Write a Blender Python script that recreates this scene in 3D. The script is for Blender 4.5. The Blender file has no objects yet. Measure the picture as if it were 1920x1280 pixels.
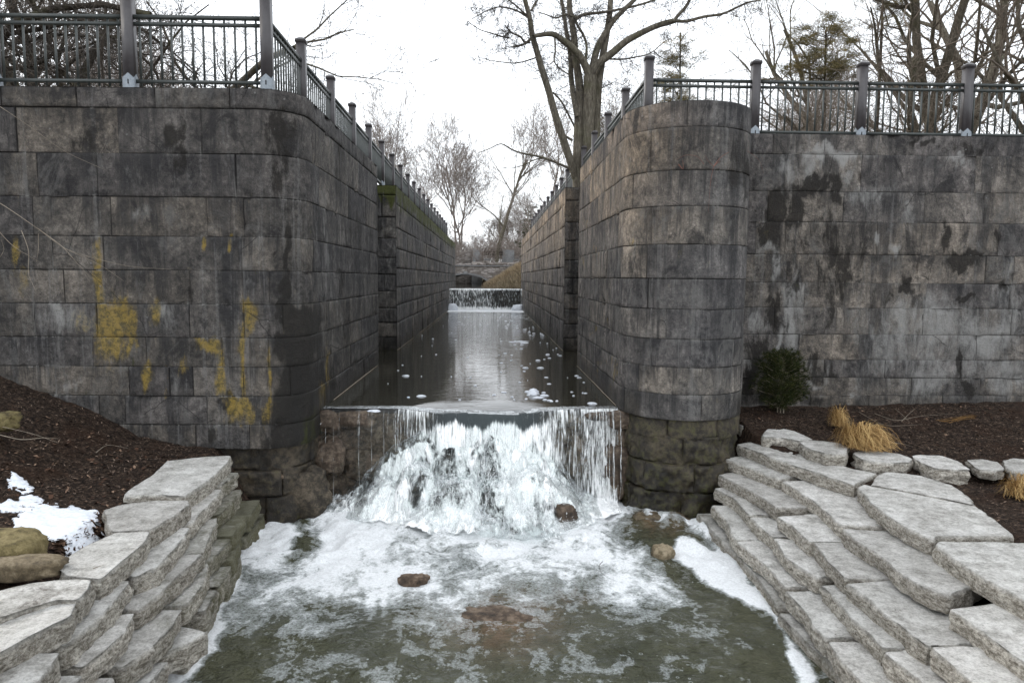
import bpy, math, random
import numpy as np
from mathutils import Vector, Matrix

# ------------------------------------------------------------------ camera, world, sun, exposure
random.seed(7)
SC = bpy.context.scene
COL = SC.collection
CZ = 3.25                      # camera height above the lower pool
PITCH, YAW, ROLL, FPX = math.radians(5.11), math.radians(1.8), math.radians(0.42), 1330.0
cam_d = bpy.data.cameras.new('camera'); cam = bpy.data.objects.new('camera', cam_d); COL.objects.link(cam)
cam_d.sensor_width = 36; cam_d.lens = FPX / 1920 * 36; cam_d.clip_start = 0.05; cam_d.clip_end = 2000
fwd = Vector((math.sin(YAW) * math.cos(PITCH), math.cos(YAW) * math.cos(PITCH), -math.sin(PITCH)))
rgt0 = fwd.cross(Vector((0, 0, 1))).normalized(); up0 = rgt0.cross(fwd)
rgt = rgt0 * math.cos(ROLL) + up0 * math.sin(ROLL)
upv = rgt.cross(fwd)
cam.matrix_world = Matrix((rgt, upv, -fwd)).transposed().to_4x4()
cam.location = (0, 0, CZ)
SC.camera = cam

SUN_EL, SUN_AZ = 28, -62       # soft light from the left, a little ahead (azimuth from +Y)
w = bpy.data.worlds.new("World"); SC.world = w; w.use_nodes = True
nt = w.node_tree; nt.nodes.clear()
sky = nt.nodes.new('ShaderNodeTexSky'); sky.sky_type = 'NISHITA'; sky.sun_disc = False
sky.sun_elevation = math.radians(SUN_EL); sky.sun_rotation = math.radians(SUN_AZ); sky.dust_density = 2.0
hs = nt.nodes.new('ShaderNodeHueSaturation'); hs.inputs['Saturation'].default_value = 0.35
mxw = nt.nodes.new('ShaderNodeMix'); mxw.data_type = 'RGBA'
mxw.inputs[0].default_value = 0.72
mxw.inputs[7].default_value = (9.6, 10.0, 10.5, 1)      # bright even cloud
bgw = nt.nodes.new('ShaderNodeBackground'); bgw.inputs[1].default_value = 0.15
ow = nt.nodes.new('ShaderNodeOutputWorld')
nt.links.new(sky.outputs[0], hs.inputs['Color']); nt.links.new(hs.outputs[0], mxw.inputs[6])
nt.links.new(mxw.outputs[2], bgw.inputs[0]); nt.links.new(bgw.outputs[0], ow.inputs[0])
sl = bpy.data.lights.new('sun', 'SUN'); sl.energy = 1.3; sl.angle = math.radians(14); sl.color = (1, .93, .83)
so = bpy.data.objects.new('sun', sl); COL.objects.link(so)
a_, e_ = math.radians(SUN_AZ), math.radians(SUN_EL)
so.rotation_euler = Vector((math.sin(a_) * math.cos(e_), math.cos(a_) * math.cos(e_), math.sin(e_))).to_track_quat('Z', 'Y').to_euler()
SC.view_settings.view_transform = 'Standard'; SC.view_settings.look = 'None'
SC.view_settings.exposure = 0.6; SC.view_settings.gamma = 1
SC.render.engine = 'CYCLES'
SC.cycles.max_bounces = 6; SC.cycles.transparent_max_bounces = 12

# ------------------------------------------------------------------ numeric helpers
R_, U_, F_ = (np.array(v) for v in (rgt, upv, fwd))
def proj(P):
    """world points -> pixel coordinates of the 1920x1280 photograph (used to look up stain layouts)"""
    Q = np.asarray(P, float) - np.array([0, 0, CZ])
    d = Q @ F_
    d = np.where(d < .1, .1, d)
    return 960 + FPX * (Q @ R_) / d, 640 - FPX * (Q @ U_) / d
def at(u, v, z=None, y=None, x=None):
    d = R_ * ((u - 960) / FPX) - U_ * ((v - 640) / FPX) + F_
    if z is not None: t = (z - CZ) / d[2]
    elif y is not None: t = y / d[1]
    else: t = x / d[0]
    return np.array([0, 0, CZ]) + d * t
def _h(i, j, k, s):
    n = (i * 374761393 + j * 668265263 + k * 2147483647 + s * 1274126177) & 0xFFFFFFFF
    n = ((n ^ (n >> 13)) * 1274126177) & 0xFFFFFFFF
    n = ((n ^ (n >> 16)) * 2246822519) & 0xFFFFFFFF
    return ((n ^ (n >> 15)) & 0xFFFF) / 65535.0
def vn(P, s=0):
    P = np.asarray(P, float); f = np.floor(P); t = P - f; t = t * t * (3 - 2 * t)
    i = f.astype(np.int64); r = 0
    for a in (0, 1):
        for b in (0, 1):
            for c in (0, 1):
                r = r + _h(i[:, 0] + a, i[:, 1] + b, i[:, 2] + c, s) * np.abs(1 - a - t[:, 0]) * np.abs(1 - b - t[:, 1]) * np.abs(1 - c - t[:, 2])
    return r * 2 - 1
def fbm(P, sc=1.0, o=4, s=0):
    P = np.asarray(P, float) * sc; r = 0; a = .5
    for k in range(o):
        r = r + a * vn(P, s + k * 17); P = P * 2.03 + 11.3; a *= .5
    return r
def ss(a, b, x):
    t = np.clip((x - a) / (b - a), 0, 1); return t * t * (3 - 2 * t)
def blob(u, v, L, wp=1.0):
    r = np.zeros_like(u); W_ = np.stack([u / 60, v / 60, u * 0], 1)
    u = u + wp * (34 * fbm(W_ * [1.4, .7, 1], 1, 4, 5) + 12 * fbm(W_, 4, 3, 7)); v = v + wp * (30 * fbm(W_, 1.1, 4, 6)) + 26 * fbm(W_ * [4, .5, 1], 1.5, 3, 8)
    for (a, b, c, d, *k) in L:
        dv = v - b; q = ((u - a) / c) ** 2 + (dv / np.where(dv > 0, d * 1.5, d)) ** 2
        r = np.maximum(r, (k[0] if k else 1.0) * np.exp(-q * .75))
    return r
def pdist(u, v, poly):
    """signed distance in pixels, positive inside"""
    n = len(poly); D = np.full_like(u, 1e9); ins = np.zeros(u.shape, bool)
    for i in range(n):
        x1, y1 = poly[i]; x2, y2 = poly[(i + 1) % n]
        dx, dy = x2 - x1, y2 - y1; t = np.clip(((u - x1) * dx + (v - y1) * dy) / (dx * dx + dy * dy), 0, 1)
        D = np.minimum(D, np.hypot(u - x1 - t * dx, v - y1 - t * dy))
        c = ((y1 > v) != (y2 > v)) & (u < (x2 - x1) * (v - y1) / (y2 - y1 + 1e-12) + x1)
        ins ^= c
    return np.where(ins, D, -D)

def mobj(name, V, Fc, mat=None, parent=None, attrs=None, smooth=True, mi=None, mats=None):
    me = bpy.data.meshes.new(name)
    V = np.asarray(V, float)
    if isinstance(Fc, np.ndarray): 
        k = Fc.shape[1]; me.vertices.add(len(V)); me.vertices.foreach_set('co', V.ravel())
        me.loops.add(Fc.size); me.loops.foreach_set('vertex_index', Fc.ravel().astype(np.int32))
        me.polygons.add(len(Fc)); me.polygons.foreach_set('loop_start', np.arange(0, Fc.size, k, dtype=np.int32))
        me.update(calc_edges=True)
    else:
        me.from_pydata(V.tolist(), [], Fc)
    me.validate()
    if attrs:
        for n, A in attrs.items():
            A = np.asarray(A, np.float32)
            if A.ndim == 1:
                at_ = me.attributes.new(n, 'FLOAT', 'POINT'); at_.data.foreach_set('value', A)
            else:
                at_ = me.attributes.new(n, 'FLOAT_VECTOR', 'POINT'); at_.data.foreach_set('vector', A.ravel())
    if smooth: me.polygons.foreach_set('use_smooth', np.ones(len(me.polygons), bool))
    for m in (mats or ([mat] if mat else [])): me.materials.append(m)
    if mi is not None: me.polygons.foreach_set('material_index', np.asarray(mi, np.int32))
    o = bpy.data.objects.new(name, me); COL.objects.link(o)
    if parent is not None: o.parent = parent
    return o
def tag(o, label=None, cat=None, group=None, kind=None):
    for k, v in (('label', label), ('category', cat), ('group', group), ('kind', kind)):
        if v: o[k] = v
    return o
def thing(name, label, cat, loc=(0, 0, 0), group=None):
    o = bpy.data.objects.new(name, None); COL.objects.link(o); o.location = loc; o.empty_display_size = .1
    return tag(o, label, cat, group)
def grid_faces(n, m, off=0):
    i, j = np.meshgrid(np.arange(n - 1), np.arange(m - 1), indexing='ij')
    a = (i * m + j).ravel() + off
    return np.stack([a, a + m, a + m + 1, a + 1], 1)
class MB:
    def __init__(s): s.V = []; s.F = []; s.n = 0; s.A = {}
    def add(s, V, Fc, **A):
        V = np.asarray(V, float)
        s.V.append(V); s.F.append(np.asarray(Fc) + s.n); s.n += len(V)
        for k, a in A.items(): s.A.setdefault(k, []).append(np.broadcast_to(np.asarray(a, float), (len(V),) + np.shape(a)[1:] if np.ndim(a) else (len(V),)) if np.ndim(a) else np.full(len(V), a))
    def box(s, x0, x1, y0, y1, z0, z1, **A):
        V = [(x, y, z) for x in (x0, x1) for y in (y0, y1) for z in (z0, z1)]
        s.add(V, np.array([[0, 1, 3, 2], [4, 6, 7, 5], [0, 4, 5, 1], [2, 3, 7, 6], [0, 2, 6, 4], [1, 5, 7, 3]]), **A)
    def build(s, name, mat, parent=None, smooth=False):
        return mobj(name, np.concatenate(s.V), np.concatenate(s.F), mat, parent, {k: np.concatenate(a) for k, a in s.A.items()}, smooth)

# ------------------------------------------------------------------ material helper
class G:
    def __init__(s, name):
        s.m = bpy.data.materials.new(name); s.m.use_nodes = True; s.t = s.m.node_tree; s.t.nodes.clear()
        s.out = s.t.nodes.new('ShaderNodeOutputMaterial')
    def n(s, ty, **k):
        x = s.t.nodes.new(ty)
        for a, b in k.items(): setattr(x, a, b)
        return x
    def set(s, inp, v):
        if isinstance(v, bpy.types.NodeSocket): s.t.links.new(v, inp)
        elif v is not None:
            if hasattr(inp.default_value, '__len__') and not hasattr(v, '__len__'): v = (v,) * len(inp.default_value)
            if hasattr(v, '__len__') and len(inp.default_value) == 4 and len(v) == 3: v = (*v, 1)
            inp.default_value = v
    def geo(s): return s.n('ShaderNodeNewGeometry').outputs['Position']
    def objc(s): return s.n('ShaderNodeTexCoord').outputs['Object']
    def rnd(s): return s.n('ShaderNodeObjectInfo').outputs['Random']
    def attr(s, n, vec=False): return s.n('ShaderNodeAttribute', attribute_name=n).outputs['Vector' if vec else 'Fac']
    def map(s, v, sc=(1, 1, 1), loc=(0, 0, 0)):
        x = s.n('ShaderNodeMapping'); s.set(x.inputs[0], v); x.inputs['Scale'].default_value = sc; s.set(x.inputs['Location'], loc); return x.outputs[0]
    def noise(s, v, sc=5, de=4, ro=.55, di=0, col=False):
        x = s.n('ShaderNodeTexNoise'); s.set(x.inputs['Vector'], v)
        for k, q in (('Scale', sc), ('Detail', de), ('Roughness', ro), ('Distortion', di)): s.set(x.inputs[k], q)
        return x.outputs['Color' if col else 'Fac']
    def vor(s, v, sc=5, feat='F1', out='Distance'):
        x = s.n('ShaderNodeTexVoronoi', feature=feat); s.set(x.inputs['Vector'], v); s.set(x.inputs['Scale'], sc); return x.outputs[out]
    def ramp(s, f, st, lin=True):
        x = s.n('ShaderNodeValToRGB'); s.set(x.inputs[0], f); e = x.color_ramp.elements
        while len(e) < len(st): e.new(.5)
        for q, (p, c) in zip(e, st):
            q.position = p; q.color = (c, c, c, 1) if not hasattr(c, '__len__') else (*c, 1)
        return x.outputs[0]
    def mr(s, f, a, b, c=0, d=1):
        x = s.n('ShaderNodeMapRange', interpolation_type='SMOOTHSTEP'); s.set(x.inputs[0], f)
        for i, q in ((1, a), (2, b), (3, c), (4, d)): s.set(x.inputs[i], q)
        return x.outputs[0]
    def mix(s, f, a, b, ty='MIX'):
        x = s.n('ShaderNodeMix', data_type='RGBA', blend_type=ty); s.set(x.inputs[0], f); s.set(x.inputs[6], a); s.set(x.inputs[7], b); return x.outputs[2]
    def mth(s, op, a, b=None, c=None):
        x = s.n('ShaderNodeMath', operation=op); s.set(x.inputs[0], a)
        if b is not None: s.set(x.inputs[1], b)
        if c is not None: s.set(x.inputs[2], c)
        return x.outputs[0]
    def bump(s, h, st=.5, di=.02, nrm=None):
        x = s.n('ShaderNodeBump'); s.set(x.inputs['Height'], h); s.set(x.inputs['Strength'], st); s.set(x.inputs['Distance'], di)
        if nrm is not None: s.set(x.inputs['Normal'], nrm)
        return x.outputs[0]
    def pbr(s, col, ro=.8, nrm=None, spec=.5, metal=0, **k):
        x = s.n('ShaderNodeBsdfPrincipled'); s.set(x.inputs['Base Color'], col); s.set(x.inputs['Roughness'], ro)
        s.set(x.inputs['Specular IOR Level'], spec); s.set(x.inputs['Metallic'], metal)
        if nrm is not None: s.set(x.inputs['Normal'], nrm)
        for a, b in k.items(): s.set(x.inputs[a.replace('_', ' ')], b)
        return x.outputs[0]
    def mixs(s, f, a, b):
        x = s.n('ShaderNodeMixShader'); s.set(x.inputs[0], f); s.t.links.new(a, x.inputs[1]); s.t.links.new(b, x.inputs[2]); return x.outputs[0]
    def fin(s, sh): s.t.links.new(sh, s.out.inputs[0]); return s.m

# ------------------------------------------------------------------ materials
def mat_wall():
    g = G('weathered_limestone_blocks'); P = g.attr('sz', True); W = g.geo()
    big = g.noise(g.map(P, (.5, .5, 1)), 1.6, 5, .6)
    fine = g.noise(W, 13, 9, .8)
    grit = g.noise(W, 38, 6, .8)
    mott = g.noise(g.map(P, (1.5, 1.0, 1), (9, 4, 0)), 2.1, 8, .72, .7)
    base = g.ramp(g.mth('ADD', g.mth('ADD', g.mth('MULTIPLY', big, .25), g.mth('MULTIPLY', fine, .40)), g.mth('MULTIPLY', mott, .35)),
                  [(.415, (.026, .025, .026)), (.47, (.058, .056, .054)), (.525, (.098, .092, .086)), (.60, (.20, .188, .175))])
    bt = g.attr('bt')
    base = g.mix(1, base, g.ramp(bt, [(0, (.72, .72, .76)), (.35, (.90, .90, .92)), (.65, (1.0, .98, .95)), (1, (1.22, 1.16, 1.08))]), 'MULTIPLY')
    base = g.mix(g.mr(grit, .52, .66, 0, .45), base, g.mix(1, base, (1.9, 1.88, 1.85), 'MULTIPLY'))
    base = g.mix(g.mr(grit, .46, .34, 0, .5), base, (.015, .014, .014))
    warm = g.attr('warm')
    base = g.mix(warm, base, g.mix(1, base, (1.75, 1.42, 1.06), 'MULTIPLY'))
    # vertical run-off streaks, dark and pale
    st = g.noise(g.map(P, (3.4, .22, .05)), 1.0, 8, .74, .35)
    st2 = g.noise(g.map(P, (7, .35, .05), (3, 1, 0)), 1.0, 7, .75, .3)
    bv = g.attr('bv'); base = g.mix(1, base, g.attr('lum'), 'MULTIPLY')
    st = g.mth('ADD', st, g.mth('MULTIPLY', g.mth('SUBTRACT', bv, .5), .11))
    base = g.mix(g.mth('MULTIPLY', g.mr(g.mth('ABSOLUTE', g.mth('SUBTRACT', bv, .5)), .40, .5), g.mr(st2, .47, .6, 0, .5)), base, (.17, .165, .155))
    base = g.mix(g.mr(g.mth('ADD', st, g.mth('MULTIPLY', g.mth('SUBTRACT', fine, .5), .25)), .50, .62, 0, .72), base, (.018, .018, .020))
    base = g.mix(g.mr(g.mth('ADD', st2, g.mth('MULTIPLY', g.mth('SUBTRACT', fine, .5), .3)), .54, .66, 0, .42), base, (.20, .195, .19))
    blot = g.noise(g.map(P, (1.3, .8, 1), (7, 2, 0)), 1.1, 9, .76, .8)
    base = g.mix(g.mr(blot, .54, .62, 0, .72), base, (.022, .021, .022))
    base = g.mix(g.mr(blot, .45, .36, 0, .45), base, (.165, .16, .152))
    nz = g.noise(g.map(P, (3.2, 1.1, .25)), 1.5, 9, .72, .5)
    nz2 = g.noise(g.map(P, (4.5, 1.5, .25), (4, 9, 0)), 1.7, 9, .75, .5)
    def msk(a, n, lo=.42, hi=.56, amp=1): 
        return g.mr(g.mth('ADD', g.mth('MULTIPLY', a, .62), g.mth('MULTIPLY', g.mth('SUBTRACT', n, .5), 2.0)), lo, hi, 0, amp)
    base = g.mix(msk(g.attr('wht'), nz2, .20, .95, .85), base, (.34, .335, .32))
    base = g.mix(msk(g.attr('blk'), nz, .26, .58, .9), base, g.mix(fine, (.006, .006, .006), (.03, .025, .02)))
    base = g.mix(msk(g.attr('yel'), nz2, .22, .72, .80), base, g.mix(g.mr(fine, .42, .56), (.12, .095, .035), (.32, .22, .045)))
    base = g.mix(msk(g.attr('mos'), nz, .30, .5, .9), base, g.mix(fine, (.015, .024, .005), (.085, .09, .014)))
    lich = g.vor(g.map(W, (1, 1, 1)), 5.5)
    base = g.mix(g.mth('MULTIPLY', g.mr(lich, .09, .05), g.mr(big, .5, .6, 0, .5)), base, (.28, .28, .27))
    wet = g.attr('wet')
    base = g.mix(wet, base, g.mix(1, base, (.34, .32, .28), 'MULTIPLY'))
    jt = g.attr('jt')
    base = g.mix(g.mr(g.mth('ADD', jt, g.mth('MULTIPLY', g.mth('SUBTRACT', mott, .5), 1.9)), .55, 1.0, 0, .75), base, (.018, .016, .015))
    base = g.mix(g.mth('MULTIPLY', g.mr(jt, .25, .6), g.mr(st2, .56, .64, 0, .6)), base, (.3, .29, .27))
    cr = g.vor(g.mix(.12, W, g.noise(W, 3, 4, .6, 0, True)), 0.8, 'DISTANCE_TO_EDGE')
    base = g.mix(g.mth('MULTIPLY', g.mr(cr, .005, .001), g.mr(big, .54, .58, 0, .7)), base, (.012, .011, .011))
    nr = g.bump(g.mth('ADD', fine, g.mth('MULTIPLY', grit, .4)), 1, .04)
    ro = g.mth('SUBTRACT', g.mth('SUBTRACT', .92, g.mth('MULTIPLY', wet, .5)), g.mr(st, .5, .66, 0, .15))
    return g.fin(g.pbr(base, ro, nr, .35))
def mat_rock(name, cols, wetmul=True, ro=.85, sc=1.0, obj=True):
    g = G(name); W = g.geo()
    n1 = g.noise(W, 2.3 * sc, 6, .65); n2 = g.noise(W, 11 * sc, 8, .75); n3 = g.noise(W, 34 * sc, 6, .8)
    f = g.mth('ADD', g.mth('MULTIPLY', n1, .4), g.mth('MULTIPLY', n2, .6))
    base = g.ramp(f, [(.41, cols[0]), (.5, cols[1]), (.59, cols[2])])
    base = g.mix(g.mr(n3, .58, .7, 0, .5), base, cols[2])
    base = g.mix(g.mr(n3, .4, .3, 0, .5), base, cols[0])
    wet = g.attr('wet')
    base = g.mix(wet, base, g.mix(1, base, (.33, .3, .26), 'MULTIPLY'))
    base = g.mix(g.mr(g.mth('ADD', g.mth('MULTIPLY', g.attr('mos'), .7), g.mth('SUBTRACT', n2, .5)), .2, .45, 0, .85), base, (.05, .055, .012))
    nr = g.bump(g.mth('ADD', n2, g.mth('MULTIPLY', n3, .35)), .9, .03)
    return g.fin(g.pbr(base, g.mth('SUBTRACT', ro, g.mth('MULTIPLY', wet, .55)), nr, .4))
def mat_slab():
    g = G('pale_limestone'); W = g.geo()
    big = g.noise(W, 1.3, 5, .6); n1 = g.noise(W, 5, 9, .8); n3 = g.noise(W, 42, 7, .84); nf = g.noise(g.map(W, (1, 1, 2.6)), 13, 9, .8)
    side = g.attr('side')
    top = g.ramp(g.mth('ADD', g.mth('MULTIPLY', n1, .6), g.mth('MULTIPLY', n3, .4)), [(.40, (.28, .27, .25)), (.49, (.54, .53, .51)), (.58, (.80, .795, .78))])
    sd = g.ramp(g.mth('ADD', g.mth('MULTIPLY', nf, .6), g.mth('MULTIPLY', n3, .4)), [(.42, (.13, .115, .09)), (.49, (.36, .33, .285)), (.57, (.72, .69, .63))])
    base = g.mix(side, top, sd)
    base = g.mix(1, base, g.ramp(g.rnd(), [(0, (.92, .90, .87)), (.5, (1.1, 1.09, 1.06)), (1, (1.24, 1.22, 1.19))]), 'MULTIPLY')
    base = g.mix(g.mr(n3, .56, .68, 0, .5), base, (.56, .55, .54))
    base = g.mix(g.mr(n3, .42, .3, 0, .45), base, (.13, .12, .105))
    vein = g.vor(g.mix(.3, g.map(W, (1, 1, 1)), g.noise(W, 4, 5, .7, 0, True)), 7, 'DISTANCE_TO_EDGE')
    base = g.mix(g.mth('MULTIPLY', g.mr(vein, .02, .0), g.mr(n1, .5, .6, 0, .5)), base, (.62, .61, .6))
    dirt = g.attr('dirt')
    dn = g.noise(g.map(W, (1, 1, 1), (5, 3, 1)), 3.2, 8, .78, .4)
    base = g.mix(g.mr(g.mth('ADD', g.mth('MULTIPLY', dirt, .7), g.mth('MULTIPLY', g.mth('SUBTRACT', dn, .5), 1.8)), .25, .6, 0, .85), base, g.mix(g.mr(n3, .45, .55), (.05, .036, .026), (.16, .13, .10)))
    base = g.mix(g.mr(dn, .62, .72, 0, .55), base, (.16, .14, .11))
    sp = g.noise(g.map(W, (1, 1, 1), (1, 8, 1)), 26, 5, .8, .3)
    base = g.mix(g.mth('MULTIPLY', g.mr(sp, .63, .68, 0, .85), g.mr(dn, .46, .58)), base, (.045, .03, .022))
    mo = g.attr('mos')
    base = g.mix(g.mr(g.mth('ADD', g.mth('MULTIPLY', mo, .75), g.mth('SUBTRACT', dn, .5)), .2, .6, 0, .85), base, g.mix(n1, (.04, .042, .014), (.15, .14, .06)))
    nr = g.bump(g.mth('ADD', g.mth('MULTIPLY', nf, 1.0), g.mth('MULTIPLY', n3, .4)), 1, .05)
    return g.fin(g.pbr(base, .88, nr, .3))
def mat_mulch():
    g = G('dark_bark_mulch'); W = g.geo()
    n = g.noise(g.map(W, (1, 1, 1)), 19, 9, .82, .5); b = g.noise(W, 1.2, 5, .6); c = g.vor(g.map(W, (1, .45, 1)), 42, 'F1', 'Color')
    base = g.ramp(n, [(.40, (.008, .005, .004)), (.48, (.028, .019, .014)), (.56, (.072, .048, .034)), (.66, (.19, .135, .10))])
    base = g.mix(g.mr(b, .5, .64, 0, .6), base, (.045, .024, .015))
    base = g.mix(g.mr(g.n('ShaderNodeSeparateColor').outputs[0] if 0 else g.vor(W, 35), .12, .05, 0, .4), base, (.10, .07, .055))
    return g.fin(g.pbr(base, .95, g.bump(n, 1, .05), .15))
def mat_simple(name, c1, c2, sc=8, ro=.8, spec=.3, bump=.3, metal=0, de=5, stretch=(1, 1, 1)):
    g = G(name); W = g.map(g.geo(), stretch); n = g.noise(W, sc, de, .65)
    return g.fin(g.pbr(g.ramp(n, [(.32, c1), (.68, c2)]), ro, g.bump(n, bump, .02), spec, metal))
def mat_foliage(name, cs, ro=.8):
    g = G(name); W = g.geo(); n = g.noise(W, 3, 4, .6); t = g.attr('tint')
    return g.fin(g.pbr(g.ramp(g.mth('ADD', g.mth('MULTIPLY', n, .3), g.mth('MULTIPLY', t, .7)), [(.15, cs[0]), (.5, cs[1]), (.85, cs[2])]), ro, None, .2))
def mat_bark(name, c1, c2, c3):
    g = G(name); W = g.geo(); n = g.noise(g.map(W, (1, 1, .22)), 22, 7, .75); b = g.noise(W, 1.5, 4, .6)
    base = g.ramp(n, [(.3, c1), (.52, c2), (.7, c3)])
    base = g.mix(g.mr(b, .5, .68, 0, .5), base, (.085, .085, .045))
    return g.fin(g.pbr(base, .92, g.bump(n, 1, .04), .15))
def mat_water(canal):
    g = G('canal_water' if canal else 'pool_water'); W = g.geo()
    foam = g.attr('foam')
    if canal:
        mm = g.map(W, (.32, 1.15, 1))
        h = g.mth('ADD', g.noise(mm, 5.5, 3, .5, .6), g.mth('MULTIPLY', g.noise(g.map(W, (.4, 1.2, 1)), 13, 3, .5), .35))
        nr = g.bump(h, g.attr('rip'), .05)
        base = g.ramp(g.noise(W, .8, 3), [(.3, (.020, .019, .013)), (.7, (.032, .030, .021))])
        water = g.pbr(base, .04, nr, .5, 0, IOR=1.45)
        fl = g.noise(g.map(W, (.6, 1.0, 1)), 5, 7, .74, .5)
        fm = g.mr(g.mth('ADD', foam, g.mth('MULTIPLY', g.mth('SUBTRACT', fl, .5), 1.3)), .5, .6)
        fsh = g.pbr((.78, .80, .82), .7, g.bump(fl, .6, .03), .3)
        return g.fin(g.mixs(fm, water, fsh))
    wob = g.noise(W, 1.5, 4, .6, 0, True)
    Q = g.mix(.30, W, wob)
    rip = g.mth('ADD', g.noise(g.map(Q, (1, 1.0, 1)), 7, 5, .62, 1.1), g.mth('MULTIPLY', g.noise(Q, 24, 3, .5), .25))
    sh = g.attr('sub')
    base = g.ramp(g.noise(W, 1.1, 4), [(.3, (.034, .037, .021)), (.7, (.068, .068, .040))])
    base = g.mix(g.mth('MULTIPLY', sh, g.mr(g.noise(W, 7, 5, .7), .35, .6, .4, 1)), base, (.13, .085, .05))
    water = g.pbr(base, .06, g.bump(rip, 1, .11), .5, 0, IOR=1.33)
    # lacy foam: warped cells, denser near the fall
    wv = g.mix(.28, W, g.noise(g.map(W, (1, 1, 1)), 2.2, 6, .65, .3, True))
    e1 = g.vor(g.map(wv, (1, .75, 1)), 5.2, 'SMOOTH_F1'); e2 = g.vor(g.map(wv, (1, 1, 1), (3, 1, 0)), 15, 'F1')
    n1 = g.noise(wv, 2.4, 9, .72, .7); n2 = g.noise(g.map(W, (1, 1, 1), (4, 4, 0)), 9, 7, .72, .9)
    web = g.mth('ADD', g.mr(e1, .1, .55, 0, .22), g.mr(e2, .1, .6, 0, .12))
    tot = g.mth('ADD', g.mth('ADD', foam, web), g.mth('ADD', g.mth('MULTIPLY', g.mth('SUBTRACT', n1, .5), 1.9), g.mth('MULTIPLY', g.mth('SUBTRACT', n2, .5), .75)))
    bub2 = g.noise(W, 36, 6, .85)
    fm = g.mr(tot, .60, .68)
    thick = g.mr(tot, .72, 1.25)
    op = g.mth('MULTIPLY', fm, g.mth('ADD', g.mth('ADD', .25, g.mth('MULTIPLY', thick, .70)), g.mr(bub2, .44, .56, -.14, .14)))
    spk = g.vor(W, 9, 'F1', 'Distance')
    ring = g.mth('MULTIPLY', g.mr(g.mth('ABSOLUTE', g.mth('SUBTRACT', spk, g.mr(g.vor(W, 9, 'F1', 'Color'), 0, 1, .05, .14))), .022, .012), g.mr(g.noise(W, 1.7, 3), .5, .56, 0, .55))
    op = g.mth('MAXIMUM', op, ring)
    fh = g.mth('ADD', g.mth('MULTIPLY', tot, .8), g.mth('MULTIPLY', g.noise(Q, 16, 6, .7, 1), .6))
    fsh = g.pbr(g.mix(thick, (.56, .60, .61), (.82, .835, .845)), .75, g.bump(fh, .55, .06), .3)
    return g.fin(g.mixs(op, water, fsh))
def mat_fall(name, clear=False):
    g = G(name); P = g.attr('flow', True); f = g.attr('foam'); W = g.geo()
    n1 = g.noise(g.map(P, (13, 2.4, 1)), 1.0, 7, .72, .9)
    n2 = g.noise(g.map(P, (42, 3.2, 1), (5, 2, 0)), 1.0, 5, .7, .5)
    n3 = g.noise(g.map(P, (9, 3.6, 1), (2, 7, 0)), 1.0, 9, .78, 1.1)
    tb = g.attr('turb'); cell = g.vor(g.mix(.10, g.map(P, (1, .62, 1)), g.noise(W, 6, 5, .7, 0, True)), 15, 'SMOOTH_F1'); n3 = g.mth('SUBTRACT', g.mth('ADD', g.mth('MULTIPLY', n3, .85), g.mth('MULTIPLY', cell, .24)), .02)
    nn = g.mth('ADD', g.mth('MULTIPLY', n1, .45), g.mth('MULTIPLY', n2, .55))
    nz = g.n('ShaderNodeMix', data_type='FLOAT'); g.set(nz.inputs[0], tb); g.set(nz.inputs[2], nn)
    g.set(nz.inputs[3], g.mth('ADD', g.mth('MULTIPLY', n3, .75), g.mth('MULTIPLY', n1, .25)))
    k = g.mth('ADD', f, g.mth('MULTIPLY', g.mth('SUBTRACT', nz.outputs[0], .5), 3.2))
    m = g.mr(k, .34, .90)
    nr = g.bump(n3, .35, .02)
    white = g.pbr(g.mix(g.mr(k, .45, 1.0), (.70, .73, .73), (.97, .975, .97)), .7, nr, .2, 0, Subsurface_Weight=.30, Subsurface_Scale=.05, Subsurface_Radius=(1, 1, 1))
    tr = g.n('ShaderNodeBsdfTransparent'); tr.inputs[0].default_value = (.93, .95, .945, 1)
    gl = g.n('ShaderNodeBsdfGlossy'); gl.inputs[1].default_value = .22; gl.inputs[0].default_value = (.78, .8, .81, 1)
    g.set(gl.inputs['Normal'], g.bump(nn, .6, .03))
    fr = g.n('ShaderNodeFresnel'); fr.inputs[0].default_value = 1.33
    dk = g.pbr((.035, .045, .048), .12, g.bump(n1, .25, .03), .5, 0, IOR=1.33)
    cl = g.mixs(g.mth('MULTIPLY', fr.outputs[0], .6), tr.outputs[0], gl.outputs[0])
    cl = g.mixs(g.attr('deep'), cl, dk)
    return g.fin(g.mixs(m, cl, white))
M = {}
M['wall'] = mat_wall(); M['slab'] = mat_slab(); M['mulch'] = mat_mulch()
M['foundation'] = mat_rock('rough_foundation_stone', [(.018, .015, .012), (.055, .045, .032), (.15, .12, .085)])
M['brownrock'] = mat_rock('iron_stained_rock', [(.03, .021, .014), (.10, .068, .045), (.24, .18, .13)])
M['lipstone'] = mat_rock('wet_brown_ledge', [(.028, .020, .014), (.09, .064, .045), (.22, .17, .125)], ro=.5)
M['wetrock'] = mat_rock('wet_rock', [(.010, .010, .009), (.035, .030, .024), (.11, .09, .065)])
M['boulder'] = mat_rock('tan_boulder', [(.07, .052, .03), (.18, .14, .085), (.34, .28, .19)])
M['yellowrock'] = mat_rock('mossy_yellow_boulder', [(.05, .038, .015), (.14, .11, .045), (.26, .21, .10)])
M['grass'] = mat_foliage('dry_straw', [(.15, .08, .025), (.36, .22, .085), (.62, .44, .20)])
M['drygrass'] = mat_foliage('dry_bank_grass', [(.15, .115, .07), (.32, .25, .165), (.52, .43, .30)])
M['needle'] = mat_foliage('pine_needles', [(.010, .018, .005), (.032, .042, .012), (.09, .085, .025)])
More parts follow.
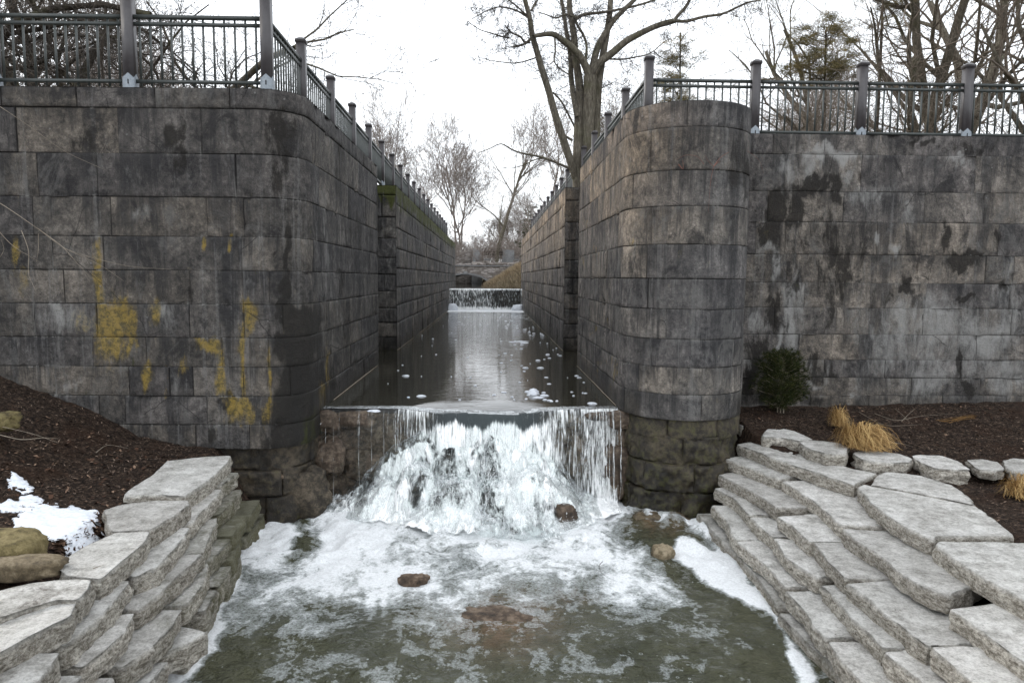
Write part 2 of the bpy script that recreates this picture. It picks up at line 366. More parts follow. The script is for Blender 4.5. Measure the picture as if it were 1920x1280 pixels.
M['pineneedle'] = mat_foliage('brown_olive_pine_needles', [(.05, .048, .02), (.13, .115, .055), (.26, .19, .09)])  # brown-olive needle colour of the pines
M['leaf'] = mat_foliage('fallen_leaves', [(.025, .013, .008), (.08, .042, .026), (.24, .16, .11)])
M['chip'] = mat_foliage('bark_chips', [(.010, .007, .006), (.045, .030, .022), (.26, .19, .145)])
M['bark'] = mat_bark('grey_bark', (.045, .038, .03), (.13, .115, .09), (.26, .235, .19))
M['twig'] = mat_simple('twigs', (.08, .065, .05), (.19, .155, .125), 6, .9)
M['bark_dark'] = mat_bark('dark_bark', (.02, .016, .013), (.055, .046, .038), (.11, .095, .075))
M['twig_far'] = mat_simple('far_twigs_haze_tint', (.16, .135, .12), (.27, .235, .21), 6, .9)  # paler tone paints in the backlit haze over distant trees
M['twig_dark'] = mat_simple('dark_twigs', (.035, .032, .03), (.10, .085, .072), 6, .9)
M['paint'] = mat_simple('dark_brown_paint', (.045, .041, .043), (.062, .056, .058), 12, .42, .5, .05)
M['paint2'] = mat_simple('dark_green_grey_paint', (.030, .036, .034), (.048, .054, .050), 12, .45, .5, .05)
M['steel'] = mat_simple('galvanised_steel', (.20, .23, .26), (.30, .33, .36), 40, .5, .5, .1, .3)
M['black'] = mat_simple('black_slot', (.01, .01, .01), (.015, .015, .015))
M['soil'] = mat_simple('bank_soil', (.05, .04, .028), (.14, .12, .08), 2, .95, .1, .6)
M['snow'] = mat_simple('snow', (.58, .62, .68), (.80, .82, .86), 30, .7, .3, .3)
M['vine'] = mat_simple('red_vine', (.12, .04, .03), (.24, .12, .09), 9, .8)
M['drytwig'] = mat_simple('bleached_twig', (.16, .13, .10), (.34, .29, .23), 9, .9)
M['concrete'] = mat_simple('grey_concrete', (.15, .155, .16), (.25, .25, .25), 5, .9, .2, .3)
M['beam'] = mat_simple('rusty_dark_steel', (.03, .022, .02), (.07, .05, .045), 8, .8)
M['waterp'] = mat_water(False); M['waterc'] = mat_water(True); M['fall'] = mat_fall('falling_water')
g = G('water_drops'); M['drop'] = g.fin(g.pbr((.86, .88, .88), .4, None, .5))
g = G('thin_water'); _t = g.n('ShaderNodeBsdfTransparent'); M['strand'] = g.fin(g.mixs(g.mr(g.noise(g.map(g.geo(), (1, 1, .5)), 14, 4, .7), .42, .58, .15, .8), _t.outputs[0], g.pbr((.9, .92, .92), .4, None, .5)))
def mat_rubble():
    g = G('rubble_masonry'); W = g.map(g.geo(), (1, 1, 2.4))
    c = g.vor(W, 3.4, 'F1', 'Color'); e = g.vor(W, 3.4, 'DISTANCE_TO_EDGE'); n = g.noise(g.geo(), 3, 6, .7)
    sp = g.n('ShaderNodeSeparateColor'); g.set(sp.inputs[0], c)
    b = g.ramp(sp.outputs[0], [(.1, (.17, .15, .135)), (.5, (.26, .235, .215)), (.9, (.37, .34, .32))])
    b = g.mix(g.mr(n, .5, .7, 0, .5), b, (.14, .12, .11)); b = g.mix(g.mr(e, .05, .02, 0, .8), b, (.07, .06, .055))
    return g.fin(g.pbr(b, .92, g.bump(e, .5, .05), .2))
M['rubble'] = mat_rubble()

# ------------------------------------------------------------------ stain layouts (photo-pixel look-ups, baked into the stone)
YEL_L = [(188, 520, 8, 60), (192, 600, 16, 40), (222, 598, 24, 30), (250, 600, 9, 22), (293, 592, 9, 22, .8), (213, 642, 18, 14, .8), (250, 640, 12, 12), (395, 645, 20, 14),
         (415, 690, 6, 45), (468, 585, 12, 18), (455, 650, 5, 70, .8), (412, 708, 9, 30), (275, 698, 8, 14), (311, 712, 4, 24, .8), (505, 695, 4, 42, .8), (448, 762, 22, 22, .85),
         (505, 765, 12, 16, .8), (28, 480, 5, 26, .7), (380, 455, 3, 15), (435, 455, 2, 22), (612, 690, 4, 40, .6), (345, 680, 8, 18, .6), (600, 745, 10, 20, .55), (40, 520, 10, 30, .45), (155, 600, 20, 30, .4)]
BLK_L = [(172, 262, 26, 26, .8), (343, 264, 13, 24), (522, 262, 34, 48, .75), (510, 335, 34, 26, .7), (540, 395, 30, 24, .6), (542, 470, 10, 45, 1.4), (540, 530, 14, 22, 1.5), (540, 590, 15, 30, 1.5), (525, 655, 16, 20, 1.5), (562, 655, 32, 70, 1.5), (568, 740, 40, 60, 1.6),
         (545, 815, 50, 24, .9), (500, 722, 12, 14, .5), (425, 748, 12, 20), (418, 775, 10, 18), (262, 750, 18, 16, .7), (240, 748, 12, 10, .5), (133, 752, 10, 12, .8), (508, 772, 20, 22, .6), (505, 815, 14, 20, .7), (385, 800, 8, 18, .7),
         (30, 678, 32, 4, .8), (60, 640, 30, 10, .35), (505, 350, 60, 14, .5), (345, 632, 14, 12, .6), (510, 455, 3, 40, .6), (485, 450, 3, 35, .5), (680, 420, 25, 60, .55), (640, 560, 14, 90, .5), (690, 300, 20, 50, .45), (655, 400, 12, 90, .5),
         (640, 300, 20, 60, .5), (780, 560, 10, 50, .4), (820, 520, 6, 40, .5), (800, 450, 30, 30, .35)]
WHT_L = [(115, 590, 52, 26, .85), (320, 592, 30, 24, .8), (150, 620, 20, 8, .4), (265, 400, 50, 14, .4), (430, 460, 16, 12, .35), (470, 540, 18, 18, .35), (400, 660, 24, 22, .35), (395, 770, 12, 28, .4), (140, 722, 28, 12, .6), (165, 755, 22, 20, .5), (55, 650, 26, 6, .5),
         (340, 700, 30, 18, .45), (610, 470, 6, 120, .5), (625, 560, 5, 80, .5), (480, 700, 8, 40, .35), (330, 330, 24, 60, .25), (200, 260, 12, 20, .3), (60, 720, 50, 14, .35), (210, 700, 15, 60, .25)]
BLK_R = [(1500, 430, 110, 70, .32), (1600, 500, 80, 60, .28), (1520, 355, 44, 7), (1530, 335, 28, 10), (1495, 392, 14, 24), (1455, 392, 16, 30), (1445, 430, 20, 24, .8), (1570, 350, 8, 22), (1400, 320, 10, 20, .4), (1560, 420, 40, 40, .45), (1610, 470, 60, 34, .45), (1570, 500, 30, 45, .7), (1565, 565, 12, 50, .6),
         (1450, 570, 14, 34, .7), (1415, 650, 22, 30, .6), (1400, 720, 20, 40, .6), (1812, 487, 28, 14), (1805, 498, 16, 8), (1710, 520, 12, 13), (1706, 535, 18, 7), (1815, 555, 18, 5), (1880, 545, 14, 7, .7), (1808, 690, 8, 40, .6), (1765, 450, 6, 16, .7), (1862, 440, 4, 16, .8),
         (1470, 470, 40, 30, .45), (1540, 690, 24, 20, .6), (1565, 720, 14, 14, .6), (1440, 745, 40, 24, .6), (1520, 755, 90, 10, .5), (1822, 735, 9, 10), (1660, 560, 30, 20, .35), (1790, 510, 14, 12, .3), (1830, 270, 70, 8, .5), (1740, 262, 40, 5, .8), (1480, 560, 8, 60, .5), (1390, 420, 14, 60, .5)]
WHT_R = [(1760, 650, 150, 70, .42), (1640, 620, 60, 80, .35), (1555, 290, 60, 8, .9), (1520, 305, 18, 16, .7), (1475, 320, 14, 22, .6), (1515, 315, 22, 20, .5), (1585, 325, 16, 10, .5), (1800, 292, 18, 7, .8), (1795, 305, 6, 10, .5), (1630, 362, 60, 12, .55), (1700, 380, 12, 30, .5), (1460, 480, 8, 24, 1.0), (1440, 460, 20, 4, .8),
         (1485, 580, 16, 60, .75), (1500, 560, 20, 50, .5), (1655, 455, 3, 12, 1.1), (1680, 465, 8, 7, .8), (1460, 640, 5, 22, .9), (1690, 600, 36, 60, .6), (1760, 600, 60, 50, .65), (1850, 630, 60, 40, .7), (1660, 640, 16, 60, .55), (1740, 700, 60, 30, .6), (1850, 690, 50, 20, .5), (1420, 600, 16, 16, .6),
         (1405, 680, 20, 20, .5), (1530, 715, 30, 5, .7), (1725, 712, 3, 10, 1.2), (1480, 600, 14, 70, .6), (1530, 690, 40, 8, .6), (1900, 600, 30, 60, .5), (1598, 735, 3, 12, 1.2), (1590, 360, 10, 12, .5), (1820, 460, 40, 10, .35), (1890, 700, 50, 40, .6), (1620, 700, 40, 40, .4), (1890, 540, 40, 60, .4)]
BLK_B = [(1388, 300, 14, 60, .8), (1300, 316, 20, 5, .6), (1330, 280, 30, 50, .35), (1150, 620, 16, 12, .6), (1220, 640, 24, 4, .8), (1195, 655, 24, 6, .7), (1250, 280, 20, 20, .3), (1160, 700, 6, 20, .6), (1380, 380, 10, 80, .5), (1110, 640, 8, 14, .6)]
WHT_B = [(1170, 280, 12, 50, .5), (1240, 265, 30, 18, .35), (1200, 420, 18, 60, .35), (1180, 520, 14, 60, .4), (1120, 560, 10, 70, .4), (1385, 640, 5, 90, .6), (1382, 500, 3, 100, .6), (1290, 620, 50, 30, .35), (1310, 680, 60, 24, .35), (1310, 720, 8, 30, .5), (1372, 765, 4, 20, .7), (1240, 790, 50, 6, .4), (1240, 548, 3, 3, 1.2)]
YEL_B = [(1338, 752, 6, 8), (1182, 460, 10, 6, .6), (1137, 700, 4, 26, .8), (1120, 615, 4, 9, .8), (1150, 620, 5, 8, .6), (1100, 480, 6, 12, .6), (1106, 415, 10, 20, .6), (1290, 458, 22, 3, .4), (1130, 470, 4, 10, .6)]

def path_line(p0, p1):
    p0 = np.array(p0, float); p1 = np.array(p1, float); L = np.hypot(*(p1 - p0)); d = (p1 - p0) / L
    nrm = np.array([d[1], -d[0]])                    # outward = right of travel
    return L, (lambda s: (p0 + np.outer(s, d), np.tile(nrm, (len(s), 1))))
def path_arc(c, r, a0, a1):
    L = abs(a1 - a0) * r
    def f(s):
        a = a0 + (a1 - a0) * s / L; n = np.stack([np.cos(a), np.sin(a)], 1); return np.array(c) + n * r, n
    return L, f
def chain(*segs):
    Ls = [q[0] for q in segs]; tot = sum(Ls)
    def f(s):
        P = np.zeros((len(s), 2)); N = np.zeros((len(s), 2)); a = 0
        for i, (L, q) in enumerate(segs):
            m = (s >= a - 1e-9) & ((s <= a + L) if i == len(segs) - 1 else (s < a + L))
            if m.any():
                p, n = q(np.clip(s[m] - a, 0, L)); P[m] = p; N[m] = n
            a += L
        return P, N
    return tot, f
def wall_blocks(name, path, zs, parent, res=.04, zres=.04, seed=0, bl=(.7, 1.6), jw=.014, jd=.022, rough=.006, top=.6, masks=None, s0=0.0, mat='wall', wetline=None, batter=0.0, warm=0.0, cop=0.0, cuts=None, lum=1.08):
    """coursed stone face: every block its own rounded, slightly displaced face with real recessed joints"""
    L, f = path; rng = random.Random(seed); VV = []; FF = []; n = 0; S = []; Z = []; BT = []; JT = []; BV = []
    offs = []
    for ci in range(len(zs) - 1):
        z1, z0 = zs[ci], zs[ci + 1]
        c = [0.0]; s = rng.uniform(.3, 1) * bl[0] if ci % 2 else rng.uniform(.6, 1) * bl[1]
        if cuts and ci in cuts: c = [0.0] + list(cuts[ci])
        else:
            while s < L - .3: c.append(s); s += rng.uniform(*bl)
        if c[-1] < L: c.append(L)
        for bi in range(len(c) - 1):
            a, b = c[bi], c[bi + 1]
            r_s = res(a) if callable(res) else res
            ns = max(2, int((b - a) / r_s)); nz = max(2, int((z1 - z0) / (zres if not callable(zres) else zres(a))))
            sv = np.concatenate([[a, a + jw], np.linspace(a + jw * 2, b - jw * 2, ns), [b - jw, b]])
            zv = np.concatenate([[z0, z0 + jw], np.linspace(z0 + jw * 2, z1 - jw * 2, nz), [z1 - jw, z1]])
            sg, zg = np.meshgrid(sv, zv, indexing='ij'); sg = sg.ravel(); zg = zg.ravel()
            ed = np.minimum(np.minimum(sg - a, b - sg), np.minimum(zg - z0, z1 - zg))
            t = ss(0, jw * 1.6, ed); q = np.stack([sg + s0, zg, np.full_like(sg, seed)], 1)
            jj = jd * (1.0 + .9 * fbm(q, 1.4, 3, 5))
            boff = rng.uniform(-.3, 1) * rough * 1.3
            tilt = rng.uniform(-1, 1) * rough * .8
            cz = (cop if ci == 0 else 0)
            face = boff + cz + tilt * (sg - a) / (b - a) + rough * (1.6 * fbm(q, 2.2, 4, seed + 3) + .9 * fbm(q, 9, 4, seed + 9))
            chip = np.maximum(0, fbm(q, 3.1, 4, seed + 31) - .18) * .20 * np.exp(-ed / .045)
            dep = t * (face - chip * (rough / .006) ** .3) - (1 - t) * jj
            if ci == 0: dep = np.where(zg >= z1 - 1e-6, face - .008, dep)
            dep *= np.minimum(1, np.minimum(sg, L - sg) / .02)
            P, N = f(np.clip(sg, 0, L))
            zt = zs[0]
            X = P + N * (dep + batter * (zt - zg))[:, None]
            wob = (1 - t) * .008 * fbm(q, 2.5, 3, 77)
            VV.append(np.stack([X[:, 0], X[:, 1], zg + wob * (zg < zt - 1e-6)], 1)); S.append(sg + s0); Z.append(zg)
            FF.append(grid_faces(len(sv), len(zv), n)); n += len(sg)
            BV.append((zg - z0) / (z1 - z0)); BT.append(np.full(len(sg), rng.random())); JT.append((1 - ss(0, jw * 2.2, ed)) * np.clip(.8 + 1.8 * fbm(q, .9, 3, 61), .15, 1.1) + .5 * np.exp(-ed / .03) * (fbm(q, 1.7, 3, 55) > .15))
    if top:
        sv = np.arange(0, L + .05, .05); sv[-1] = L; P, N = f(sv)
        for k in range(2):
            pass
        rows = [P + N * ((cop - .004) if k == 0 else -top * k / 3) [..., None] if False else P + N * ((cop) if k == 0 else -top * k / 3) for k in range(4)]
        V = np.concatenate([np.stack([r[:, 0], r[:, 1], np.full(len(r), zs[0] - .001)], 1) for r in rows])
        BV.append(np.zeros(len(V)))
        q = V.copy(); V[:, 2] += .006 * fbm(q, 5, 3, 8)
        VV.append(V); S.append(np.tile(sv + s0, 4)); Z.append(np.full(len(V), zs[0])); BT.append(np.full(len(V), .5)); JT.append(np.zeros(len(V)))
        FF.append(grid_faces(4, len(sv), n)); n += len(V)
    V = np.concatenate(VV); S = np.concatenate(S); Z = np.concatenate(Z)
    u, v = proj(V); zz = np.zeros(len(V))
    mk = masks(u, v, V) if masks else {}
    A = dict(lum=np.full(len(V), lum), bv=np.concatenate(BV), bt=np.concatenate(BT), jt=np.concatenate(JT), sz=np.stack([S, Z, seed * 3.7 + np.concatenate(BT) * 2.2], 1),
             yel=mk.get('yel', zz), blk=mk.get('blk', zz), wht=mk.get('wht', zz), mos=mk.get('mos', zz),
             warm=mk.get('warm', zz + warm), wet=mk.get('wet', zz if wetline is None else 1 - ss(wetline, wetline + .28, V[:, 2] + .12 * fbm(V, 2.5, 3, 4))))
    return mobj(name, V, np.concatenate(FF), M[mat], parent, A)
def courses(zt, hs, zb):
    z = [zt]
    for h in hs: z.append(z[-1] - h)
    z[-1] = zb; return z
ZC = 1.38                      # canal water level
ZT = 5.55                      # wall top
# ---- left lock wall
def mk_left(u, v, V):
    face = V[:, 1] < 9.85
    blk = 1.15 * blob(u, v, BLK_L); yel = 1.6 * blob(u, v, YEL_L, .25) * (V[:, 1] < 16); wht = 1.3 * blob(u, v, WHT_L)
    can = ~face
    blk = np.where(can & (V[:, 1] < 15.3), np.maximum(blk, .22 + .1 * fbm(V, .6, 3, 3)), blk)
    wht = np.where(can & (V[:, 1] > 18) & (V[:, 2] < 4.7), np.maximum(wht, .38 * ss(1.6, 2.4, V[:, 2])), wht)
    mos = np.where((V[:, 1] > 17.9), ss(4.55, 5.5, V[:, 2]) * .95, 0) + np.where(V[:, 1] > 9.3, .55 * (1 - ss(ZC, ZC + .25, V[:, 2])), 0)
    wet = np.where(V[:, 1] > 9.4, .9 * (1 - ss(ZC + .15, ZC + .45, V[:, 2] + .12 * fbm(V, 2.5, 3, 4))), 0)
    wet = np.maximum(wet, blob(u, v, [(565, 700, 40, 120, .7), (540, 540, 16, 90, .5)]) * .8)
    return dict(blk=blk, yel=yel, wht=wht, mos=mos, wet=wet, warm=np.where(face, .12, 0))
def mk_right(u, v, V):
    s = 1 - ss(1.9, 3.0, V[:, 0])  # sun's warmth painted on the bastion's left flank, stronger towards the top
    return dict(blk=blob(u, v, BLK_B), yel=blob(u, v, YEL_B), wht=np.maximum(blob(u, v, WHT_B), .12), mos=np.where(V[:, 1] > 18, .5 * (1 - ss(ZC, ZC + .5, V[:, 2])), 0),
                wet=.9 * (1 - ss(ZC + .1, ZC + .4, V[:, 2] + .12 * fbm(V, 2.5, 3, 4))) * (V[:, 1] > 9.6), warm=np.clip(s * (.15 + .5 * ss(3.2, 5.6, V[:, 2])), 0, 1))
def mk_wing(u, v, V):
    return dict(blk=1.6 * blob(u, v, BLK_R, .6), wht=1.9 * blob(u, v, WHT_R, .6), warm=.12 + 0 * u, wet=.5 * (1 - ss(1.2, 1.5, V[:, 2])))
LX, RX = -2.38, 1.88
lock_l = thing('lock_wall', 'dark stained stone lock wall with yellow lichen streaks, left of the waterfall', 'wall', (-4, 9, 0))
lock_l.location = (0, 0, 0)
zl = courses(ZT, [.245, .55, .53, .488, .424, .422, .425, .375, .376, .371, .33], 1.03)
xl0 = -9.5
seg_front = path_line((xl0, 9.24), (-2.90, 9.08))
seg_arc = path_arc((-2.90, 9.60), .52, -math.pi / 2, 0)
seg_can = path_line((LX, 9.60), (LX, 15.2))
Lf = seg_front[0]
def sfix(us):   # photo columns on the front face -> path position
    out = []
    for q in us:
        p = at(q, 500, y=9.1); out.append(p[0] - xl0)
    return out
cutsL = {0: sfix([-300, -120, 16, 156, 302, 441]) + [7.6, 9.5, 11.3], 1: sfix([-150, 40, 230, 386]) + [7.55, 9.2, 10.9], 2: sfix([-200, 75, 188, 448]) + [7.9, 9.9, 11.6],
         3: sfix([-160, 62, 210, 391, 460]) + [7.7, 9.0, 10.6], 4: sfix([-100, 95, 193, 455]) + [7.5, 8.7, 10.4, 12], 5: sfix([-180, 115, 355, 455, 505]) + [8.0, 9.3, 11.1],
         6: sfix([-90, 55, 175, 352, 456, 528]) + [8.2, 9.9], 7: sfix([-60, 165, 267, 413, 500]) + [8.1, 9.4, 11], 8: sfix([-120, 88, 232, 310, 355, 452, 540]) + [8.3, 10], 9: sfix([10, 172, 222, 380, 500]) + [8.0, 9.6, 11.2], 10: sfix([-50, 130, 357, 461]) + [7.7, 9.1, 10.7]}
resn = lambda a: .045 if a < 8.6 else .07
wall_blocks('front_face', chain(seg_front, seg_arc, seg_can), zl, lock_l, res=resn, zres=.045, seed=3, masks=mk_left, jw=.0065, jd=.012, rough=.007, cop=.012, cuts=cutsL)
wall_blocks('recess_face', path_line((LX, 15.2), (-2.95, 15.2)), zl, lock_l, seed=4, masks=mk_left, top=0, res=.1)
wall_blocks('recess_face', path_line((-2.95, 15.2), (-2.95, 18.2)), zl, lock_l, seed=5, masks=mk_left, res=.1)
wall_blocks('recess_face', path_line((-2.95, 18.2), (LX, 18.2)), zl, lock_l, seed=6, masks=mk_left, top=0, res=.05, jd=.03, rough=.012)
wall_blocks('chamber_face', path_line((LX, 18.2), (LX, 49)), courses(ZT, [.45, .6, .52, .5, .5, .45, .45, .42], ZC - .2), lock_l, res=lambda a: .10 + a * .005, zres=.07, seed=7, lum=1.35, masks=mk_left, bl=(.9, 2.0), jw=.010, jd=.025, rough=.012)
# ---- right lock wall
lock_r = thing('lock_wall', 'stone lock wall ending in a tall rounded bastion, right of the waterfall', 'wall')
zr = courses(ZT - .003, [.33, .55, .46, .50, .45, .405, .40, .377, .365, .35], 1.36)
segs_r = chain(path_line((RX, 15.1), (RX, 10.15)), path_arc((2.75, 10.15), .87, math.pi, 2 * math.pi), path_line((3.62, 10.15), (3.62, 11.32)))
Lc = 4.95
cutsR = {0: [2.0, 3.9, 6.1], 1: [1.6, 3.4, 5.62, 7.6], 2: [.9, 2.6, 4.4, 5.3, 7.9], 3: [1.2, 3.0, 4.6, 5.66, 7.4], 4: [1.9, 3.7, 4.9, 5.6, 7.7], 5: [1.0, 2.9, 4.2, 5.63, 7.5], 6: [1.7, 3.5, 5.0, 5.9, 7.7], 7: [.8, 2.5, 4.0, 5.7, 6.9], 8: [1.5, 3.2, 4.8, 5.5, 7.2], 9: [2.2, 3.9, 5.2, 6.4, 7.5]}
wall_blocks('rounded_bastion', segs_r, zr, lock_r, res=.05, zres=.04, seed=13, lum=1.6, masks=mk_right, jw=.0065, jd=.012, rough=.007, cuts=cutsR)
wall_blocks('recess_face', path_line((2.45, 15.1), (RX, 15.1)), zr, lock_r, seed=14, masks=mk_right, top=0, res=.1)
wall_blocks('recess_face', path_line((2.45, 18.2), (2.45, 15.1)), zr, lock_r, seed=15, masks=mk_right, res=.1)
wall_blocks('recess_face', path_line((1.90, 18.2), (2.45, 18.2)), zr, lock_r, seed=16, masks=mk_right, top=0, res=.05, jd=.03, rough=.012)
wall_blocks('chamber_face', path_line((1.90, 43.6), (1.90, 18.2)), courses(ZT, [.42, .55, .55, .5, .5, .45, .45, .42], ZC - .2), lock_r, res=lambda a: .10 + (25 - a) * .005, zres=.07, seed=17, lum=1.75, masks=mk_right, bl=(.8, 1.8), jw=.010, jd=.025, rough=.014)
wing = thing('wing_wall', 'mottled grey stone wall with black and white stains behind the small pine, right', 'wall')
zw = courses(ZT - .004, [.315, .575, .48, .515, .452, .40, .433, .412, .293, .29, .4], .7)
Lw = path_line((3.56, 11.32), (16.0, 11.20))
def wx(us): return [at(q, 520, y=11.3)[0] - 3.56 for q in us]
cutsW = {0: wx([1440, 1535, 1700, 1905]), 1: wx([1463, 1605, 1815]), 2: wx([1435, 1575, 1725, 1835]), 3: wx([1415, 1470, 1640, 1722, 1865]), 4: wx([1475, 1720, 1845, 1898]), 5: wx([1510, 1738, 1893]),
         6: wx([1455, 1572, 1735, 1900]), 7: wx([1505, 1617, 1838]), 8: wx([1505, 1553, 1668, 1810]), 9: wx([1480, 1600, 1720, 1850]), 10: wx([1530, 1640, 1780, 1900])}
for k in cutsW: cutsW[k] = [q for q in cutsW[k] if q > .2] + [9.0 + .17 * k, 10.6 + .1 * k]
wall_blocks('wall_face', Lw, zw, wing, res=.05, zres=.045, seed=23, lum=1.55, masks=mk_wing, jw=.005, jd=.008, rough=.007, cuts=cutsW)

# ---- rough foundations below the ledges
def mk_fl(u, v, V): 
    return dict(wet=np.clip(.55 + .4 * (1 - ss(.1, .5, V[:, 2])), 0, 1), mos=.25 * np.ones(len(u)))
fl_path = chain(path_line((-9.5, 9.38), (-2.96, 9.20)), path_arc((-2.96, 9.68), .48, -math.pi / 2, 0), path_line((-2.48, 9.68), (-2.48, 10.4)))
wall_blocks('foundation', fl_path, [1.05, .72, .36, -.3], lock_l, res=.03, zres=.03, seed=41, masks=mk_fl, jw=.010, jd=.02, rough=.05, top=.3, bl=(.5, 1.3), mat='foundation')
fr_path = chain(path_line((1.99, 10.6), (1.99, 10.10)), path_arc((2.78, 10.12), .78, math.pi, 2 * math.pi), path_line((3.56, 10.12), (3.56, 11.3)))
def mk_fr(u, v, V): return dict(wet=np.clip(.35 + .6 * (1 - ss(.3, .9, V[:, 2])), 0, 1), mos=.35 * np.ones(len(u)))
wall_blocks('foundation', chain(path_line((1.96, 10.6), (1.96, 10.13)), path_arc((2.78, 10.13), .82, math.pi, 2 * math.pi), path_line((3.60, 10.13), (3.60, 11.3))), [1.365, 1.06], lock_r, res=.04, zres=.03, seed=42, masks=mk_fr, jw=.02, jd=.04, rough=.012, top=0, mat='foundation')
wall_blocks('foundation', fr_path, [1.14, .74, .35, -.3], lock_r, res=.025, zres=.025, seed=43, masks=mk_fr, jw=.010, jd=.025, rough=.055, top=.3, bl=(.4, 1.1), mat='foundation')

# ------------------------------------------------------------------ ground, banks
def sheet(name, xs, ys, zf, mat, **A):
    X, Y = np.meshgrid(xs, ys, indexing='ij'); V = np.stack([X.ravel(), Y.ravel(), np.zeros(X.size)], 1); V[:, 2] = zf(V[:, 0], V[:, 1])
    return mobj(name, V, grid_faces(len(xs), len(ys)), mat, None, A or None)
def gl(x, y):
    side = np.interp(x, [-60, -9, -6.1, -5.15, -4.5, -3.85, -3.55, -3.4, -3.15, -2.9, -2.7], [5, 3.2, 1.88, 1.56, 1.19, 1.05, 1.03, .85, .35, 0, -.5])
    k = ss(5.0, 8.4, y) * .75 + .25
    return np.where(x < -3.85, 1.06 + (side - 1.06) * k, side)
def gr(x, y):
    xb = np.interp(y, [5, 7, 9, 10], [4.65, 4.5, 4.15, 3.8]); z = np.interp(x - xb, [-2.2, -1.6, -1.3, -.9, -.25, 0, 2, 30], [-.6, -.4, -.2, .0, .5, .845, .86, 1.5])
    return z + np.where(x > 3.75, .30 * ss(9.0, 11.2, y) + .05 * ss(8.0, 9.4, y), 0)
def gz(x, y):
    z = np.where(x < 0, gl(x, y), gr(x, y)); z = np.where((x > -2.7) & (x < 2.2), -.6, z)
    P = np.stack([x, y, np.zeros_like(x)], 1)
    return z + (np.abs(x) > 3.4) * (.035 * fbm(P, 2.2, 4, 2) + .028 * fbm(P, 12, 3, 6))
xs = np.concatenate([np.linspace(-60, -8, 30), np.arange(-7.9, 8.5, .05), np.linspace(9, 60, 30)])
ys = np.concatenate([np.linspace(-40, 1.5, 30), np.arange(1.6, 11.32, .05)])
tag(sheet('ground', xs, ys, gz, M['mulch']), kind='structure')
# terrain on top of the left and right embankments, and the land beyond the lock
EZ = 5.58
def bump_z(base, amp=.08):
    return lambda x, y: base + amp * fbm(np.stack([x, y, x * 0], 1), .4, 3, 1)
tag(sheet('embankment_ground', np.concatenate([np.linspace(-400, -20, 20), np.linspace(-19, -2.95, 30)]), np.linspace(9.5, 49, 50), bump_z(EZ - .1), M['soil']), kind='structure')
tag(sheet('embankment_ground', np.concatenate([np.linspace(2.4, 19, 30), np.linspace(20, 400, 20)]), np.linspace(11.8, 46, 50), bump_z(EZ - .1), M['soil']), kind='structure')
ZU = 2.60                      # upper water level beyond the second fall
def far_z(x, y):
    b = np.interp(x, [-14, -8, -4.9, -4.3, 1.6, 2.0, 4.6, 9], [4.6, 3.6, 2.75, 1.9, 1.9, 2.62, 4.3, 4.9])
    b2 = np.interp(x, [-14, -8, -4.9, -4.3, -.7, -.3, 2.1, 5, 9], [4.6, 3.6, 2.75, 1.9, 1.9, 2.62, 4.05, 4.6, 4.9])
    k2 = ss(43.8, 48, y); b = b * (1 - k2) + b2 * k2
    b = np.where(y > 64, np.where((x > -4.6) & (x < -.5) & (y < 110), b, np.maximum(b, 3.4 + .012 * (y - 62))), b)
    near = ss(50, 44, y); b = b + near * (np.abs(x) > 2.95) * (EZ - .15 - b) * (1 - ss(2.9, 3.2, np.abs(x)) * 0)
    return b + .12 * fbm(np.stack([x, y, x * 0], 1), .5, 4, 9)
tag(sheet('far_ground', np.concatenate([np.linspace(-600, -30, 25), np.arange(-29, 30, .5), np.linspace(31, 600, 25)]), np.concatenate([np.arange(43.7, 80, .5), np.linspace(81, 900, 60)]), far_z, M['soil']), kind='structure')

